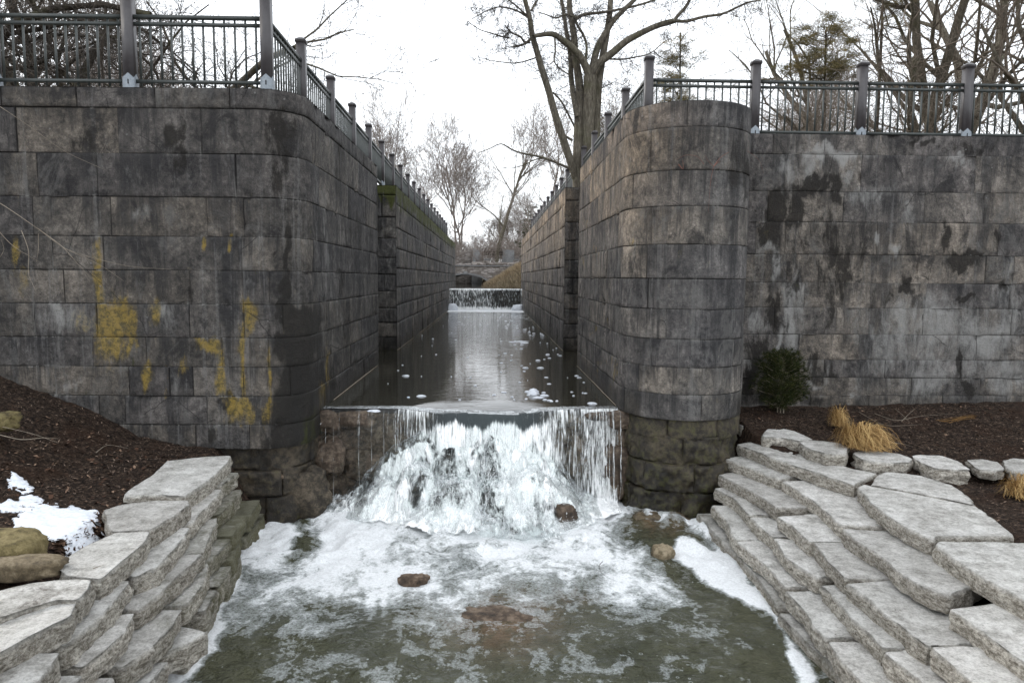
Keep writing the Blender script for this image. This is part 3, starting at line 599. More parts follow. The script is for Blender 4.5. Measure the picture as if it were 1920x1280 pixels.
# ------------------------------------------------------------------ water surfaces
def pool_attrs(V):
    u, v = proj(V)
    P2 = V.copy(); P2[:, 2] = 0
    yf = V[:, 1]; x = V[:, 0]
    c = -0.15 + .15 * x * 0
    d = .80 - .20 * ss(8.5, 7.2, yf + .12 * np.abs(x + .1)) - .25 * ss(7.6, 6.0, yf) + .04 * np.sin(x * 2.1 + 1)
    fo_ = 9.93 - np.interp(x, [-2.5, -2.0, -1.4, -.8, 0, .6, 1.1, 1.5, 1.9], [.35, .55, .80, 1.05, 1.30, 1.30, 1.05, .65, .35]); d = np.maximum(d, 1.15 * ss(-.30, .0, yf - fo_) * (x > -2.45) * (x < 1.95)); d += .12 * ss(-1.1, -.3, yf - fo_)
    d += blob(u, v, [(640, 1060, 90, 40, .35), (700, 1095, 110, 22, .35), (800, 1135, 40, 25, .3), (1130, 1060, 120, 34, .15), (1200, 1060, 60, 40, .4), (620, 1020, 60, 40, .3)])
    d -= blob(u, v, [(1000, 1230, 150, 60, .22), (1080, 1150, 70, 50, .22), (700, 1160, 60, 30, .2), (1400, 1230, 60, 40, .3), (1250, 1010, 70, 35, 1.0), (430, 1240, 50, 40, .3), (560, 1000, 26, 30, .9), (575, 965, 20, 20, .6), (1310, 1000, 30, 20, .4)])
    L = pdist(u, v, [(475, 985), (520, 972), (552, 985), (568, 1010), (545, 1040), (490, 1055), (455, 1065), (420, 1150), (385, 1230), (330, 1290), (250, 1290), (250, 1100), (450, 990)])
    Rr = pdist(u, v, [(1280, 955), (1310, 962), (1345, 1005), (1400, 1075), (1460, 1150), (1550, 1290), (1500, 1290), (1450, 1160), (1360, 1110), (1300, 1065), (1255, 1045), (1290, 1020), (1335, 1030), (1300, 985)])
    wn = 26 * fbm(V, 2.6, 5, 9); solid = np.maximum(ss(-18, 14, L + wn), ss(-14, 12, Rr + wn))
    d = np.maximum(d, solid * 1.3)
    ch = pdist(u, v, [(1245, 1050), (1290, 1070), (1360, 1130), (1440, 1170), (1470, 1230), (1480, 1290), (1420, 1290), (1420, 1210), (1330, 1140), (1260, 1085)])
    d -= .55 * ss(-12, 8, ch) * (1 - solid)
    sub = blob(u, v, [(930, 1155, 95, 34), (1215, 978, 30, 16, .8), (1060, 1110, 60, 14, .5), (1270, 978, 24, 14, .7)])
    n = fbm(V, 3, 4, 3)
    z = solid * .012 + .13 * ss(7.0, 8.5, yf) * (fbm(V * [1, 1, 0], 3.6, 5, 5) + .22) + .010 * fbm(V * [1, 1, 0], 3.5, 3, 8)
    return d, sub, z
xs = np.arange(-4.3, 4.5, .03); ys = np.concatenate([np.linspace(-30, 1, 20), np.arange(1.1, 5, .12), np.arange(5, 10.2, .03)])
X, Y = np.meshgrid(xs, ys, indexing='ij'); V = np.stack([X.ravel(), Y.ravel(), np.zeros(X.size)], 1)
d, sub, z = pool_attrs(V); V[:, 2] = z
tag(mobj('pool_water', V, grid_faces(len(xs), len(ys)), M['waterp'], None, dict(foam=d, sub=sub)), kind='structure')

xs = np.linspace(-2.97, 2.47, 150); ys = np.concatenate([np.arange(10.10, 11, .03), np.arange(11, 20, .06), np.arange(20, 42.3, .12)])
X, Y = np.meshgrid(xs, ys, indexing='ij'); V = np.stack([X.ravel(), Y.ravel(), np.full(X.size, ZC)], 1)
def dip(x, y):
    ys_ = 10.16 + .62 * np.sqrt(np.maximum(0, 1 - ((x + .12) / 1.25) ** 2)); q = np.clip((ys_ - y) / .55, 0, 1.25)
    return .035 * q ** 1.6 * np.sqrt(np.maximum(0, 1 - ((x + .12) / 1.25) ** 2)) * (1 + .2 * np.sin(x * 5))
V[:, 2] -= dip(V[:, 0], V[:, 1])
V[:, 0] = np.where(V[:, 1] < 15.1, np.clip(V[:, 0], LX - .03, RX + .03), V[:, 0]); fo = np.zeros(len(V)); yy = V[:, 1]
fo = .9 * ss(38, 41.4, yy) + .42 * ss(17, 34, yy) - .03 + .06 * ss(-1, 2, V[:, 0]) * ss(12, 20, yy)  # mid-canal foam film added as painted sky reflection; far end is fall foam
V[:, 2] += .01 * ss(36, 41, yy) * fbm(V * [1, 1, 0], 3, 3, 4)
rip = .07 + .40 * ss(13, 30, yy) + .25 * ss(30, 40, yy) + 6 * dip(V[:, 0], V[:, 1])
tag(mobj('canal_water', V, grid_faces(len(xs), len(ys)), M['waterc'], None, dict(foam=fo, rip=rip)), kind='structure')
V = np.array([(-5, 42.2, ZU), (4, 42.2, ZU), (4, 75, ZU), (-5, 75, ZU)], float)
tag(mobj('upper_water', V, np.array([[0, 1, 2, 3]]), M['waterc'], None, dict(foam=np.full(4, .2), rip=np.full(4, .3))), kind='structure')
# loose foam flecks drifting on the canal
rng = random.Random(5); fb = MB()
def fleck(x, y, r, h=.012):
    k = 10; a = np.linspace(0, 2 * np.pi, k, endpoint=False); ra = r * (1 + .45 * np.array([rng.uniform(-1, 1) for _ in a]))
    o = np.stack([x + ra * np.cos(a) * 1.25, y + ra * np.sin(a), np.full(k, ZC + .002)], 1); i = o.copy(); i[:, :2] = (i[:, :2] - [x, y]) * .6 + [x, y]; i[:, 2] += h
    V = np.vstack([o, i, [[x, y, ZC + h * 1.3]]]); F = [[a_, (a_ + 1) % k, k + (a_ + 1) % k, k + a_] for a_ in range(k)]
    t_ = i.copy(); t_[:, :2] = (t_[:, :2] - [x, y]) * .02 + [x, y]; t_[:, 2] += h * .3
    fb.add(np.vstack([o, i, t_]), np.array(F + [[k + a_, k + (a_ + 1) % k, 2 * k + (a_ + 1) % k, 2 * k + a_] for a_ in range(k)]))
for i in range(120):
    y = 10.6 + 26 * rng.random() ** 1.4; x = rng.uniform(-2.2, 1.75) if rng.random() < .5 else rng.uniform(.3, 1.8)
    fleck(x, y, rng.uniform(.006, .024) * (1 + y * .03))
for (u, v, r) in [(1002, 740, .06), (1010, 745, .08), (975, 640, .16), (985, 643, .12), (962, 641, .1), (1028, 665, .05), (990, 735, .05), (1110, 757, .05), (1020, 742, .05), (762, 705, .06), (790, 743, .05), (1008, 676, .05), (1015, 690, .06), (985, 690, .05), (700, 771, .06)]:
    p = at(u, v, z=ZC); fleck(p[0], p[1], r, .02 if r < .07 else .012)
for (u, v) in [(1000, 738)]:
    p = at(u, v, z=ZC); fleck(p[0], p[1], .1, .07)
o = fb.build('foam_flecks', M['snow'], None, True); tag(o, 'small white foam flecks drifting on the dark canal water', 'foam', kind='stuff')
# straw-pale scum line where canal water meets the walls
def tube_pts(mb, P, R, k=5, **A):
    P = np.asarray(P, float); n = len(P); R = np.broadcast_to(np.asarray(R, float), (n,))
    T = np.gradient(P, axis=0); T /= np.linalg.norm(T, axis=1)[:, None] + 1e-9
    ref = np.where(np.abs(T[:, 2:3]) > .9, [[1., 0, 0]], [[0, 0, 1.]]); N = np.cross(T, ref); N /= np.linalg.norm(N, axis=1)[:, None] + 1e-9; B = np.cross(T, N)
    a = np.arange(k) * 2 * np.pi / k
    V = (P[:, None, :] + R[:, None, None] * (np.cos(a)[None, :, None] * N[:, None, :] + np.sin(a)[None, :, None] * B[:, None, :])).reshape(-1, 3)
    i, j = np.meshgrid(np.arange(n - 1), np.arange(k), indexing='ij'); a0 = (i * k + j).ravel(); a1 = (i * k + (j + 1) % k).ravel()
    mb.add(V, np.stack([a0, a1, a1 + k, a0 + k], 1), **A)
mb = MB()
for x, y0, y1 in ((LX + .012, 10.7, 15.2), (LX + .014, 18.2, 41.5), (RX - .012, 10.3, 15.1), (1.90 - .014, 18.2, 41.5)):
    yv = np.arange(y0, y1, .25); P = np.stack([np.full(len(yv), x), yv, np.full(len(yv), ZC + .008)], 1); P[:, 0] += .006 * fbm(P, 2, 3, 1)
    tube_pts(mb, P, np.maximum(.002, .008 + .008 * fbm(P, .8, 3, 9)), 4)
tag(mb.build('scum_line', M['drytwig']), 'thin pale scum lines along the canal water at the foot of both walls', 'scum', kind='stuff')

# ------------------------------------------------------------------ waterfall in front
def rockface(name, x0, x1, y, z0, z1, amp, mat, parent=None, seed=0, res=.03, wet=.7):
    xs = np.arange(x0, x1, res); zs_ = np.arange(z0, z1 + res, res); X, Z = np.meshgrid(xs, zs_, indexing='ij')
    V = np.stack([X.ravel(), np.full(X.size, y), Z.ravel()], 1)
    c = np.floor(V * [1.3, 1, 2.6] + .3 * fbm(V, 1, 2, 3)[:, None])
    blk_ = _h(c[:, 0].astype(np.int64), c[:, 1].astype(np.int64), c[:, 2].astype(np.int64), seed)
    V[:, 1] -= amp * (1.1 * blk_ + 1.2 * fbm(V, 2.2, 5, seed)) * ss(z1 + .01, z1 - .12, V[:, 2])
    n = len(V); F = [grid_faces(len(xs), len(zs_))]
    t = np.stack([np.repeat(xs, 2), np.tile([y, y + .8], len(xs)), np.full(2 * len(xs), z1 - .002)], 1)
    F.append(grid_faces(len(xs), 2, n)); V = np.vstack([V, t])
    return mobj(name, V, np.concatenate(F), mat, parent, dict(wet=np.full(len(V), wet), mos=np.zeros(len(V))))
weir = thing('weir', 'brown stained rock weir under the near waterfall', 'weir')
rockface('rock_face', -2.5, 2.0, 10.14, -.5, ZC - .09, .07, M['lipstone'], weir, 5, .025, .0)
# brown ledge at each end of the lip
def lump(mb, c, r, seed, amp=.25, k=3, flat=None, **A):
    import itertools
    n1, n2 = 28 * k // 2, 18 * k // 2
    th = np.linspace(0, 2 * np.pi, n1 + 1)[:-1]; ph = np.linspace(.001, np.pi - .001, n2)
    T, Pp = np.meshgrid(th, ph, indexing='ij'); D = np.stack([np.cos(T) * np.sin(Pp), np.sin(T) * np.sin(Pp), np.cos(Pp)], -1).reshape(-1, 3)
    D = np.sign(D) * np.abs(D) ** .72
    q = D * 1.3 + seed * 5.1
    cc = np.random.default_rng(seed).normal(0, 1, (9, 3)); cc /= np.linalg.norm(cc, axis=1)[:, None]
    pl_ = np.min(1.0 / np.maximum(.3, (D / np.linalg.norm(D, axis=1)[:, None]) @ cc.T) * .80, axis=1)
    D = D * np.minimum(1, .35 + .65 * np.clip(pl_, .6, 1.2))[:, None]
    D = D * (1 + amp * (fbm(q, 1.1, 4, seed) * 1.4 + .5 * fbm(q, 5, 4, seed)))[:, None]
    V = D * np.array(r) + np.array(c)
    if flat is not None: V[:, 2] = np.minimum(V[:, 2], flat + .02 * fbm(V, 4, 3, seed))
    i, j = np.meshgrid(np.arange(n1), np.arange(n2 - 1), indexing='ij'); a = (i * n2 + j).ravel(); b = (((i + 1) % n1) * n2 + j).ravel()
    mb.add(V, np.stack([a, a + 1, b + 1, b], 1), **A)
for (lx, ly, lz, lr, sd_) in ((-2.36, 10.0, 1.20, (.20, .13, .16), 31), (1.90, 9.98, 1.24, (.18, .14, .13), 32), (1.62, 10.05, 1.27, (.20, .12, .07), 33), (-1.9, 10.06, 1.22, (.24, .10, .13), 34), (-2.3, 10.0, .70, (.22, .14, .28), 35), (-1.75, 10.05, .55, (.3, .14, .22), 36), (1.35, 10.05, .6, (.26, .12, .4), 37), (1.8, 10.03, .5, (.2, .14, .4), 38)):
    lm = MB(); lump(lm, (0, 0, 0), (lr[0] * 1.15, lr[1] * .72, lr[2]), sd_, .34, 2, None, wet=.15, mos=0.0); o = lm.build('ledge_stone', M['lipstone'], weir, True); o.location = (lx, ly, lz)
def HC(x):   # height where water meets the rock pile, across the fall
    return np.interp(x, [-2.5, -2.2, -1.9, -1.65, -1.35, -1.0, -.6, 0, .55, .85, 1.05, 1.25, 1.5, 1.9], [.03, .12, .28, .52, .80, 1.0, 1.08, 1.12, 1.04, .84, .50, .22, .08, .02])
def EX(x):   # how far the pile reaches into the pool
    return np.interp(x, [-2.5, -2.0, -1.4, -.8, 0, .6, 1.1, 1.5, 1.9], [.35, .55, .80, 1.05, 1.30, 1.30, 1.05, .65, .35])
GT = [0, .06, .14, .22, .30, .42, .52, .60, .72, .85, 1]; GZ = [1, .92, .74, .54, .40, .35, .29, .22, .13, .05, 0]
BO = [(-1.0, 9.45, .30, .34), (-.45, 9.15, .36, .30), (.12, 9.15, .28, .30), (.62, 9.35, .32, .32), (1.02, 9.45, .26, .16), (-1.55, 9.5, .30, .20), (-.15, 8.80, .30, .15), (.45, 8.85, .26, .17), (-.85, 8.95, .26, .14), (-2.0, 9.65, .22, .10), (.1, 9.6, .22, .16), (-.55, 9.62, .2, .14)]
def mound(x, y, amp=.06, seed=1):
    t = (9.93 - y) / EX(x); z = HC(x) * np.interp(t, GT, GZ)
    P = np.stack([x, y, z * 0], 1); bz_ = z * 0
    for (bx_, by_, br_r, bh) in BO: bz_ = np.maximum(bz_, bh * np.sqrt(np.maximum(0, 1 - ((x - bx_) ** 2 + (y - by_) ** 2) / br_r ** 2)))
    z = z + bz_ * .8
    return z + amp * fbm(P, 2.6, 4, seed) * np.clip(t * 5, 0, 1) * np.clip((1.02 - t) * 4, 0, 1) * 1.6
# the pile of wet rocks itself
xs = np.arange(-2.45, 1.92, .03); ys = np.arange(8.45, 10.12, .03)
X, Y = np.meshgrid(xs, ys, indexing='ij'); V = np.stack([X.ravel(), Y.ravel(), np.zeros(X.size)], 1)
m = mound(V[:, 0], V[:, 1]); cell = fbm(V, 3.4, 4, 21)
V[:, 2] = m - .12 + .16 * np.abs(cell) - .02 - .14 * ss(.35, .05, m)
rp = mobj('boulder_pile', V, grid_faces(len(xs), len(ys)), M['wetrock'], None, dict(wet=np.full(len(V), .55), mos=np.zeros(len(V))))
tag(rp, 'heap of wet dark boulders under the white water of the near fall', 'rocks')
def fall_mesh(name, x0, x1, nx, lay, parent, seed):
    xs = np.linspace(x0, x1, nx); nt_ = 150; rows = []; flow = []; foam = []; turb = []; deep = []
    q3 = np.stack([xs, xs * 0 + seed, xs * 0], 1)
    lipn = .09 * fbm(q3, 1.6, 4, 2); 
    kf = 9 + 26 * (1 - np.exp(-((xs - .02) / 1.0) ** 4))          # centre throws out, sides cling
    kf = kf * (1 + .25 * fbm(q3, 3, 3, 7))
    for i, x in enumerate(xs):
        y0 = 10.10 + lipn[i] - .10 * math.exp(-(x / .9) ** 4)
        ys1 = np.concatenate([[y0 + .14, y0 + .07], y0 - np.linspace(0, .45, 160)])
        dp = float(dip(np.array([x]), np.array([y0]))[0]); zf = np.where(ys1 > y0, ZC + .006 - dip(np.full(len(ys1), x), ys1), ZC + .006 - dp - .25 * dp * (y0 - ys1) * 4 - (y0 - ys1) ** 2 * kf[i])
        ye = min(ys1[-1] - .12, 9.93 - float(EX(x)) * (1.10 + .10 * fbm(np.array([[x, 3.3 + seed, 0]]), 2.4, 4, 3)[0] * 2)); ys2 = np.arange(ys1[-1], ye, -.01); yall = np.concatenate([ys1, ys2]); zall = np.concatenate([zf, np.full(len(ys2), -9.)])
        zm = mound(np.full(len(yall), x), yall, .06, 1) + .03 + lay * .045
        zm = np.where(yall > 9.97, -9, zm)
        zz = np.maximum(zall, zm); zz = np.maximum(zz, -.06)
        # make monotone downwards
        zz = np.minimum.accumulate(zz + 1e-5 * np.arange(len(zz))[::-1]) if False else zz
        e = np.hypot(np.diff(yall), np.diff(zz)); s = np.concatenate([[0], np.cumsum(e)])
        t = np.linspace(0, s[-1], nt_); yy = np.interp(t, s, yall); z2 = np.interp(t, s, zz)
        on = np.interp(t, s, (zm >= zall - .01).astype(float))
        rows.append(np.stack([np.full(nt_, x), yy, z2], 1)); flow.append(np.stack([np.full(nt_, x), t, np.full(nt_, seed)], 1))
        w = math.exp(-(x / .85) ** 6)
        right = 1 / (1 + math.exp(-(x - 1.28) * 14)); mid = math.exp(-((abs(x - .0) - 1.0) / .28) ** 2)
        lf = x < -1.30; ff = .10 * w + (-.06 if lf else .40 * mid * (1 - right)) + .56 * right
        drop = np.clip((ZC - z2) / 1.3, 0, 1)
        fr = ff + .15 * drop + w * .80 * ss(.27, .42, t + .05 * np.sin(x * 9) + .03 * np.sin(x * 23)) + .34 * (1 - w) * np.exp(-np.maximum(t - .15, 0) / .16)
        hz_ = np.clip((z2) / max(.2, float(HC(x))), 0, 1); side_ = ss(.75, 1.35, abs(x + .15) + .25 * (1 - hz_) * 0)
        fr = fr * (1 - on) + on * (.73 + .15 * (1 - hz_) - .22 * side_ * hz_ - .30 * (hz_ > .93))
        fr = fr - on * .45 * ss(.07, .0, z2) + on * .25 * side_ * (1 - hz_)
        fr = np.where(t < .16, .02, fr)
        foam.append(fr); turb.append(on); deep.append(w * .92 * (1 - on) * (1 - ss(.34, .46, t + .05 * np.sin(x * 9))) + .0 * t)
    V = np.concatenate(rows); fo = np.concatenate(foam); tu = np.concatenate(turb)
    u, v = proj(V)
    fo -= .8 * tu * blob(u, v, [(930, 985, 40, 40, .35), (912, 960, 22, 46, .95), (985, 1005, 60, 30, .85), (930, 1000, 26, 34, .5), (1045, 955, 12, 12, .5), (835, 880, 16, 45, .55), (905, 880, 16, 45, .5), (795, 900, 16, 55, .5), (880, 890, 10, 40, .35), (690, 900, 14, 40, .4), (635, 955, 26, 24, .6), (690, 950, 22, 30, .25), (1070, 970, 20, 18, .5), (825, 1000, 10, 16, .35), (720, 870, 30, 24, .15), (1015, 975, 16, 20, .4)])
    fo += tu * blob(u, v, [(850, 1000, 60, 40, .25), (1100, 1000, 60, 30, .3), (740, 1000, 60, 40, .25), (960, 930, 40, 30, .2), (760, 850, 60, 40, .15), (960, 850, 60, 30, .1)])
    am = .006 + .030 * tu
    V0 = V * [1.8, 1.2, .38]
    N = np.stack([fbm(V0, 5, 4, seed + 1), fbm(V0, 4.5, 4, seed + 2) * 1.8 - .25, fbm(V0, 6, 4, seed + 3)], 1)
    V = V + N * (am * np.clip(V[:, 2] / .08 + .15, .1, 1))[:, None] * 1.35
    return mobj(name, V, grid_faces(nx, nt_), M['fall'], parent, dict(foam=fo - .42 * lay, turb=tu, deep=np.concatenate(deep) * (lay == 0), flow=np.concatenate(flow)))
wf = thing('waterfall', 'white water tumbling over rocks from the lock mouth into the near pool', 'waterfall')
fall_mesh('water_sheet', -2.40, 1.86, 330, 0, wf, 3)
fall_mesh('water_sheet', -1.9, 1.5, 260, 1, wf, 11)
# smooth glassy tongue lifting over the lip (visible as the bright lens of water)
# thin separate strands at both ends
mb = MB(); rng = random.Random(9)
def strand(x, y0, z0, zend, vy, r, wob=.01):
    n = 26; z = np.linspace(0, 1, n) ** 1.3 * (z0 - zend); tt = np.sqrt(z / 4.9); P = np.stack([np.full(n, x), y0 - vy * tt, z0 - z], 1)
    P[:, 0] += wob * fbm(P * [30, 30, 1] + x * 7, 1, 3, 4) * np.linspace(0, 1, n) * 4
    rr = r * np.maximum(.12, .8 + 1.5 * fbm(P * [9, 9, 3] + x * 31, 1.6, 3, 6)) * np.linspace(1, .7, n)
    tube_pts(mb, P, rr, 4)
for i in range(30):
    x = rng.gauss(1.58, .17); x = min(1.86, max(1.1, x)); strand(x, 9.99 - rng.random() * .05, ZC - .01, rng.uniform(-.05, .5), rng.uniform(.25, .75), rng.uniform(.0015, .0055))
for x in [-2.36, -2.33, -2.2, -2.12, -1.88, -1.86, -1.70, -1.66, -1.5, -1.45, -1.33, -1.27, -1.2, -1.15]:
    for k in range(1): strand(x + rng.uniform(-.03, .03), 9.99, ZC - .01, HC(x) if rng.random() < .6 else rng.uniform(.8, 1.2), rng.uniform(.18, .3), rng.uniform(.0015, .0035))
for i in range(16):
    x = rng.choice([rng.uniform(-1.35, -.85), rng.uniform(.75, 1.25)]); strand(x, 9.98, ZC - .01, HC(x), rng.uniform(.3, .9), rng.uniform(.0015, .004))
for i in range(12):   # the side spout at the left wall
    n = 14; t = np.linspace(0, 1, n); P = np.stack([-2.36 - .35 * t * rng.uniform(.5, 1.2), 9.9 - .25 * t, 1.2 - .15 * t - rng.uniform(.3, .7) * t * t], 1)
    tube_pts(mb, P, .0022 * (1 + fbm(P, 20, 2, i)), 4)
r5 = np.random.default_rng(5)
for i in range(260):     # filaments of torn water thrown over the boulders
    x0_ = float(np.clip(r5.normal(-.15, .8), -2.2, 1.7)); t0_ = r5.random() ** .8 * .85; ln = r5.uniform(.08, .30); k = 7; t = np.linspace(t0_, min(1.02, t0_ + ln), k)
    y_ = 9.93 - t * EX(x0_); x_ = x0_ + np.linspace(0, 1, k) * r5.normal(0, .06) + .02 * fbm(np.stack([t * 20, t * 0 + i, t * 0], 1), 1, 2, 3)
    z_ = np.maximum(mound(x_, y_), 0) + r5.uniform(.01, .06) + np.sin(np.linspace(0, math.pi, k)) * r5.uniform(0, .07)
    tube_pts(mb, np.stack([x_, y_ - .03, z_], 1), r5.uniform(.0015, .0050) * np.sin(np.linspace(.35, math.pi - .1, k)), 4)
so_ = mb.build('water_strands', M['strand'], wf, True); so_['kind'] = 'stuff'
# spray and droplets
OC = np.array([[1, 0, 0], [-1, 0, 0], [0, 1, 0], [0, -1, 0], [0, 0, 1], [0, 0, -1]], float); OF = np.array([[0, 2, 4], [2, 1, 4], [1, 3, 4], [3, 0, 4], [2, 0, 5], [1, 2, 5], [3, 1, 5], [0, 3, 5]])
nr_ = np.random.default_rng(4); ND = 16000
x = np.clip(nr_.normal(-.15, .85, ND), -2.35, 1.8); t = nr_.random(ND) ** .8
y = 9.93 - t * EX(x) * 1.08; z = np.maximum(mound(x, y), 0) + np.abs(nr_.normal(0, .075, ND)) + .015
y -= np.abs(nr_.normal(0, .05, ND))
kp = fbm(np.stack([x, y, z], 1), 3.2, 3, 12) + .5 * fbm(np.stack([x, y, z], 1), 9, 2, 5) > .10
x, y, z = x[kp], y[kp], z[kp]; ND = len(x)
rr = nr_.gamma(1.8, .0013, ND) + .0009
C = np.stack([x, y, z], 1)
V = (C[:, None, :] + OC[None] * rr[:, None, None] * np.stack([np.ones(ND), np.ones(ND), 1 + nr_.random(ND) * 2.2], 1)[:, None, :]).reshape(-1, 3)
F = (OF[None] + 6 * np.arange(ND)[:, None, None]).reshape(-1, 3)
o = mobj('spray', V, F, M['strand'], wf); o['kind'] = 'stuff'

# ------------------------------------------------------------------ second fall far up the canal
wf2 = thing('waterfall', 'small straight waterfall at the far end of the canal', 'waterfall')
yv = 42.15
V = []; xs = np.linspace(-2.43, 1.9, 160); nt_ = 40
for x_ in xs:
    ty = np.linspace(0, 1, nt_); zz_ = ZU + .01 - (ZU - ZC) * ty ** 1.6; V.append(np.stack([np.full(nt_, x_), yv - .30 * np.sqrt(ty) + .1, zz_], 1))
V = np.concatenate(V); V[:, 1] += .05 * fbm(V * [3, 1, .5], 2, 3, 2)
fl_ = np.stack([V[:, 0] * .55, V[:, 2] * -1, V[:, 2] * 0 + 4], 1)
f0 = np.where(V[:, 0] < .1, .50, .34) + .5 * ss(ZC + .25, ZC, V[:, 2]) + .4 * ss(ZU - .15, ZU, V[:, 2])
mobj('water_sheet', V, grid_faces(160, nt_), M['fall'], wf2, dict(foam=f0, turb=f0 * 0, deep=f0 * 0, flow=fl_))
weir2 = thing('weir', 'dark rock weir behind the far waterfall', 'weir')
rockface('rock_face', -2.43, 1.9, 42.25, ZC - .5, ZU - .03, .06, M['wetrock'], weir2, 8, .07, .8)
fm = MB()
for (cx, r) in ((-2.2, .35), (1.65, .38)): lump(fm, (cx, 41.2, ZC), (r, .5, .35), int(r * 90), .3)
o = fm.build('foam_heaps', M['snow'], None, True); tag(o, 'white foam heaps in the corners below the far fall', 'foam', kind='stuff')

# ------------------------------------------------------------------ limestone steps
ORD = ['first', 'second', 'third', 'fourth', 'fifth', 'sixth', 'seventh', 'eighth', 'ninth']
def slab(poly, zt, th, name, label, cat='stone slab', group=None, seed=0, mos=0., dirt=.2, rough=.022, mat='slab', tilt=None, front=None):
    P = np.array(poly, float)[:, :2]
    if np.sum((np.roll(P[:, 0], -1) - P[:, 0]) * (np.roll(P[:, 1], -1) + P[:, 1])) > 0: P = P[::-1]
    pts = []
    for i in range(len(P)):
        a, b = P[i], P[(i + 1) % len(P)]; k = max(1, int(np.hypot(*(b - a)) / .028))
        for j in range(k): pts.append(a + (b - a) * j / k)
    Q = np.array(pts)
    for _ in range(1): Q = (np.roll(Q, 1, 0) + Q * 2 + np.roll(Q, -1, 0)) / 4      # soften corners
    n = len(Q); T = np.roll(Q, -1, 0) - np.roll(Q, 1, 0); T /= np.linalg.norm(T, axis=1)[:, None] + 1e-9; N = np.stack([T[:, 1], -T[:, 0]], 1)
    c = Q.mean(0); rings = []; side = []
    zc = lambda a: a + np.zeros(n)
    def jit(z, amp, sc=5): return amp * fbm(np.stack([Q[:, 0], Q[:, 1], np.full(n, z * 3.0) + seed * .7], 1), sc, 4, seed + 2)
    prof = [(.0, .0, 1), (-.012, .4, 1), (-.22, .9, 1), (-.45, 1.0, 1), (-.7, .7, 1), (-1, .1, 1)]
    # top: inset rings
    for f_ in (0.0, .25, .5, .7, .84, .93, .97):
        q = c + (Q - c) * f_; zz = zt + .013 * fbm(np.stack([q[:, 0], q[:, 1], np.full(n, seed)], 1), 5, 4, 1) + .014 * fbm(np.stack([q[:, 0], q[:, 1], np.full(n, seed)], 1), 1.6, 2, 5); rings.append(np.column_stack([q, zz])); side.append(np.zeros(n))
    e = jit(0, rough * 1.5, 3.5) + jit(0, rough * 1.1, 14)
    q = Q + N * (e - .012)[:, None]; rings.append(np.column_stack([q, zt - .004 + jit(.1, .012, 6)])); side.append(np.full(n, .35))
    for (dz, o_, s_) in prof[2:]:
        j = e * .8 + jit(dz, rough, 7) + jit(dz * .3, rough * 1.2, 13) + jit(dz * 2, rough * .5, 18)
        st_ = np.round(fbm(np.stack([Q[:, 0], Q[:, 1], np.full(n, dz * 2.0)], 1), 2.4, 2, seed + 40) * 4) / 4 * rough * .9
        j = j + rough * 1.1 * np.abs(fbm(np.stack([Q[:, 0], Q[:, 1], np.full(n, dz * .4) + seed], 1), 4.5, 2, seed + 9)) * 2 - rough * .5
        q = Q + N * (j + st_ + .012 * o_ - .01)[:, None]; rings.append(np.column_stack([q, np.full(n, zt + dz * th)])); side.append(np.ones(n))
    V = np.concatenate(rings); Rn = len(rings)
    i, jx = np.meshgrid(np.arange(Rn - 1), np.arange(n), indexing='ij'); a = (i * n + jx).ravel(); b = (i * n + (jx + 1) % n).ravel()
    if tilt: V[:, 2] += (V[:, 0] - c[0]) * tilt[0] + (V[:, 1] - c[1]) * tilt[1]
    sd = np.concatenate(side)
    org = np.array([c[0], c[1], zt - th])
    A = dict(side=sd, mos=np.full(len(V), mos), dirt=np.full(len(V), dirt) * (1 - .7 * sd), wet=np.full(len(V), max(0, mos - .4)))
    if front is not None:
        fd = -pdist(V[:, 0], V[:, 1], [tuple(q) for q in front] + [tuple(q) for q in front[::-1]]); A['dirt'] = A['dirt'] + .75 * ss(.06, .22, np.abs(fd)) * (1 - sd) + .3 * (sd > .9) * ss(-.7, -1, (V[:, 2] - zt) / th)
    o = mobj(name, V - org, np.stack([a, b, b + n, a + n], 1), M[mat], None, A, False)
    o.location = org; tag(o, label, cat, group); return o
cR = lambda c: (1280 + c[0] / 2.370, 740 + c[1] / 2.370)
cL = lambda c: (c[0] / 2.783, 820 + c[1] / 2.783)
def row(edges, conv, z, th, w, rowname, bank, seed, side, mos=0, dirt=.25):
    """edges: front-top-edge polylines traced along the row; each becomes one slab"""
    for i, e in enumerate(edges):
        P = [at(*conv(q), z=z)[:2] for q in e]
        back = []
        for k in range(len(P)):
            a = P[max(0, k - 1)]; b = P[min(len(P) - 1, k + 1)]; t = (b - a) / np.linalg.norm(b - a); nrm = np.array([-t[1], t[0]])
            if (nrm[0] > 0) != (side > 0): nrm = -nrm
            back.append(P[k] + nrm * w)
        rr_ = random.Random(seed * 31 + i)
        slab(P + back[::-1], z + rr_.uniform(-.012, .012), th, 'step_slab', f'{"mossy grey" if mos > .4 else "pale grey"} limestone slab, {ORD[i]} from the lock wall in {rowname}, {bank} bank', 'stone slab',
             f'limestone step slabs on the {bank} bank', seed * 13 + i, rough=.018, mos=max(0, mos - i * .16) if side < 0 else mos, dirt=dirt, tilt=(rr_.uniform(-.02, .02), rr_.uniform(-.02, .02)), front=P)
TH = .155
row([[(60, 520), (120, 590), (180, 650), (270, 740), (340, 820), (415, 930)], [(420, 960), (500, 1040), (560, 1110), (640, 1180), (760, 1300)]], cR, .12, .3, .5, 'the row at the water', 'right', 1, 1, mos=.35, dirt=.7)
row([[(130, 497), (190, 560), (232, 645)], [(236, 655), (320, 715), (400, 785), (447, 850)], [(450, 868), (530, 945), (575, 1020), (632, 1085)], [(634, 1095), (700, 1180), (790, 1270), (880, 1370)]], cR, .29, TH, .75, 'the second row above the water', 'right', 2, 1, mos=.1, dirt=.45)
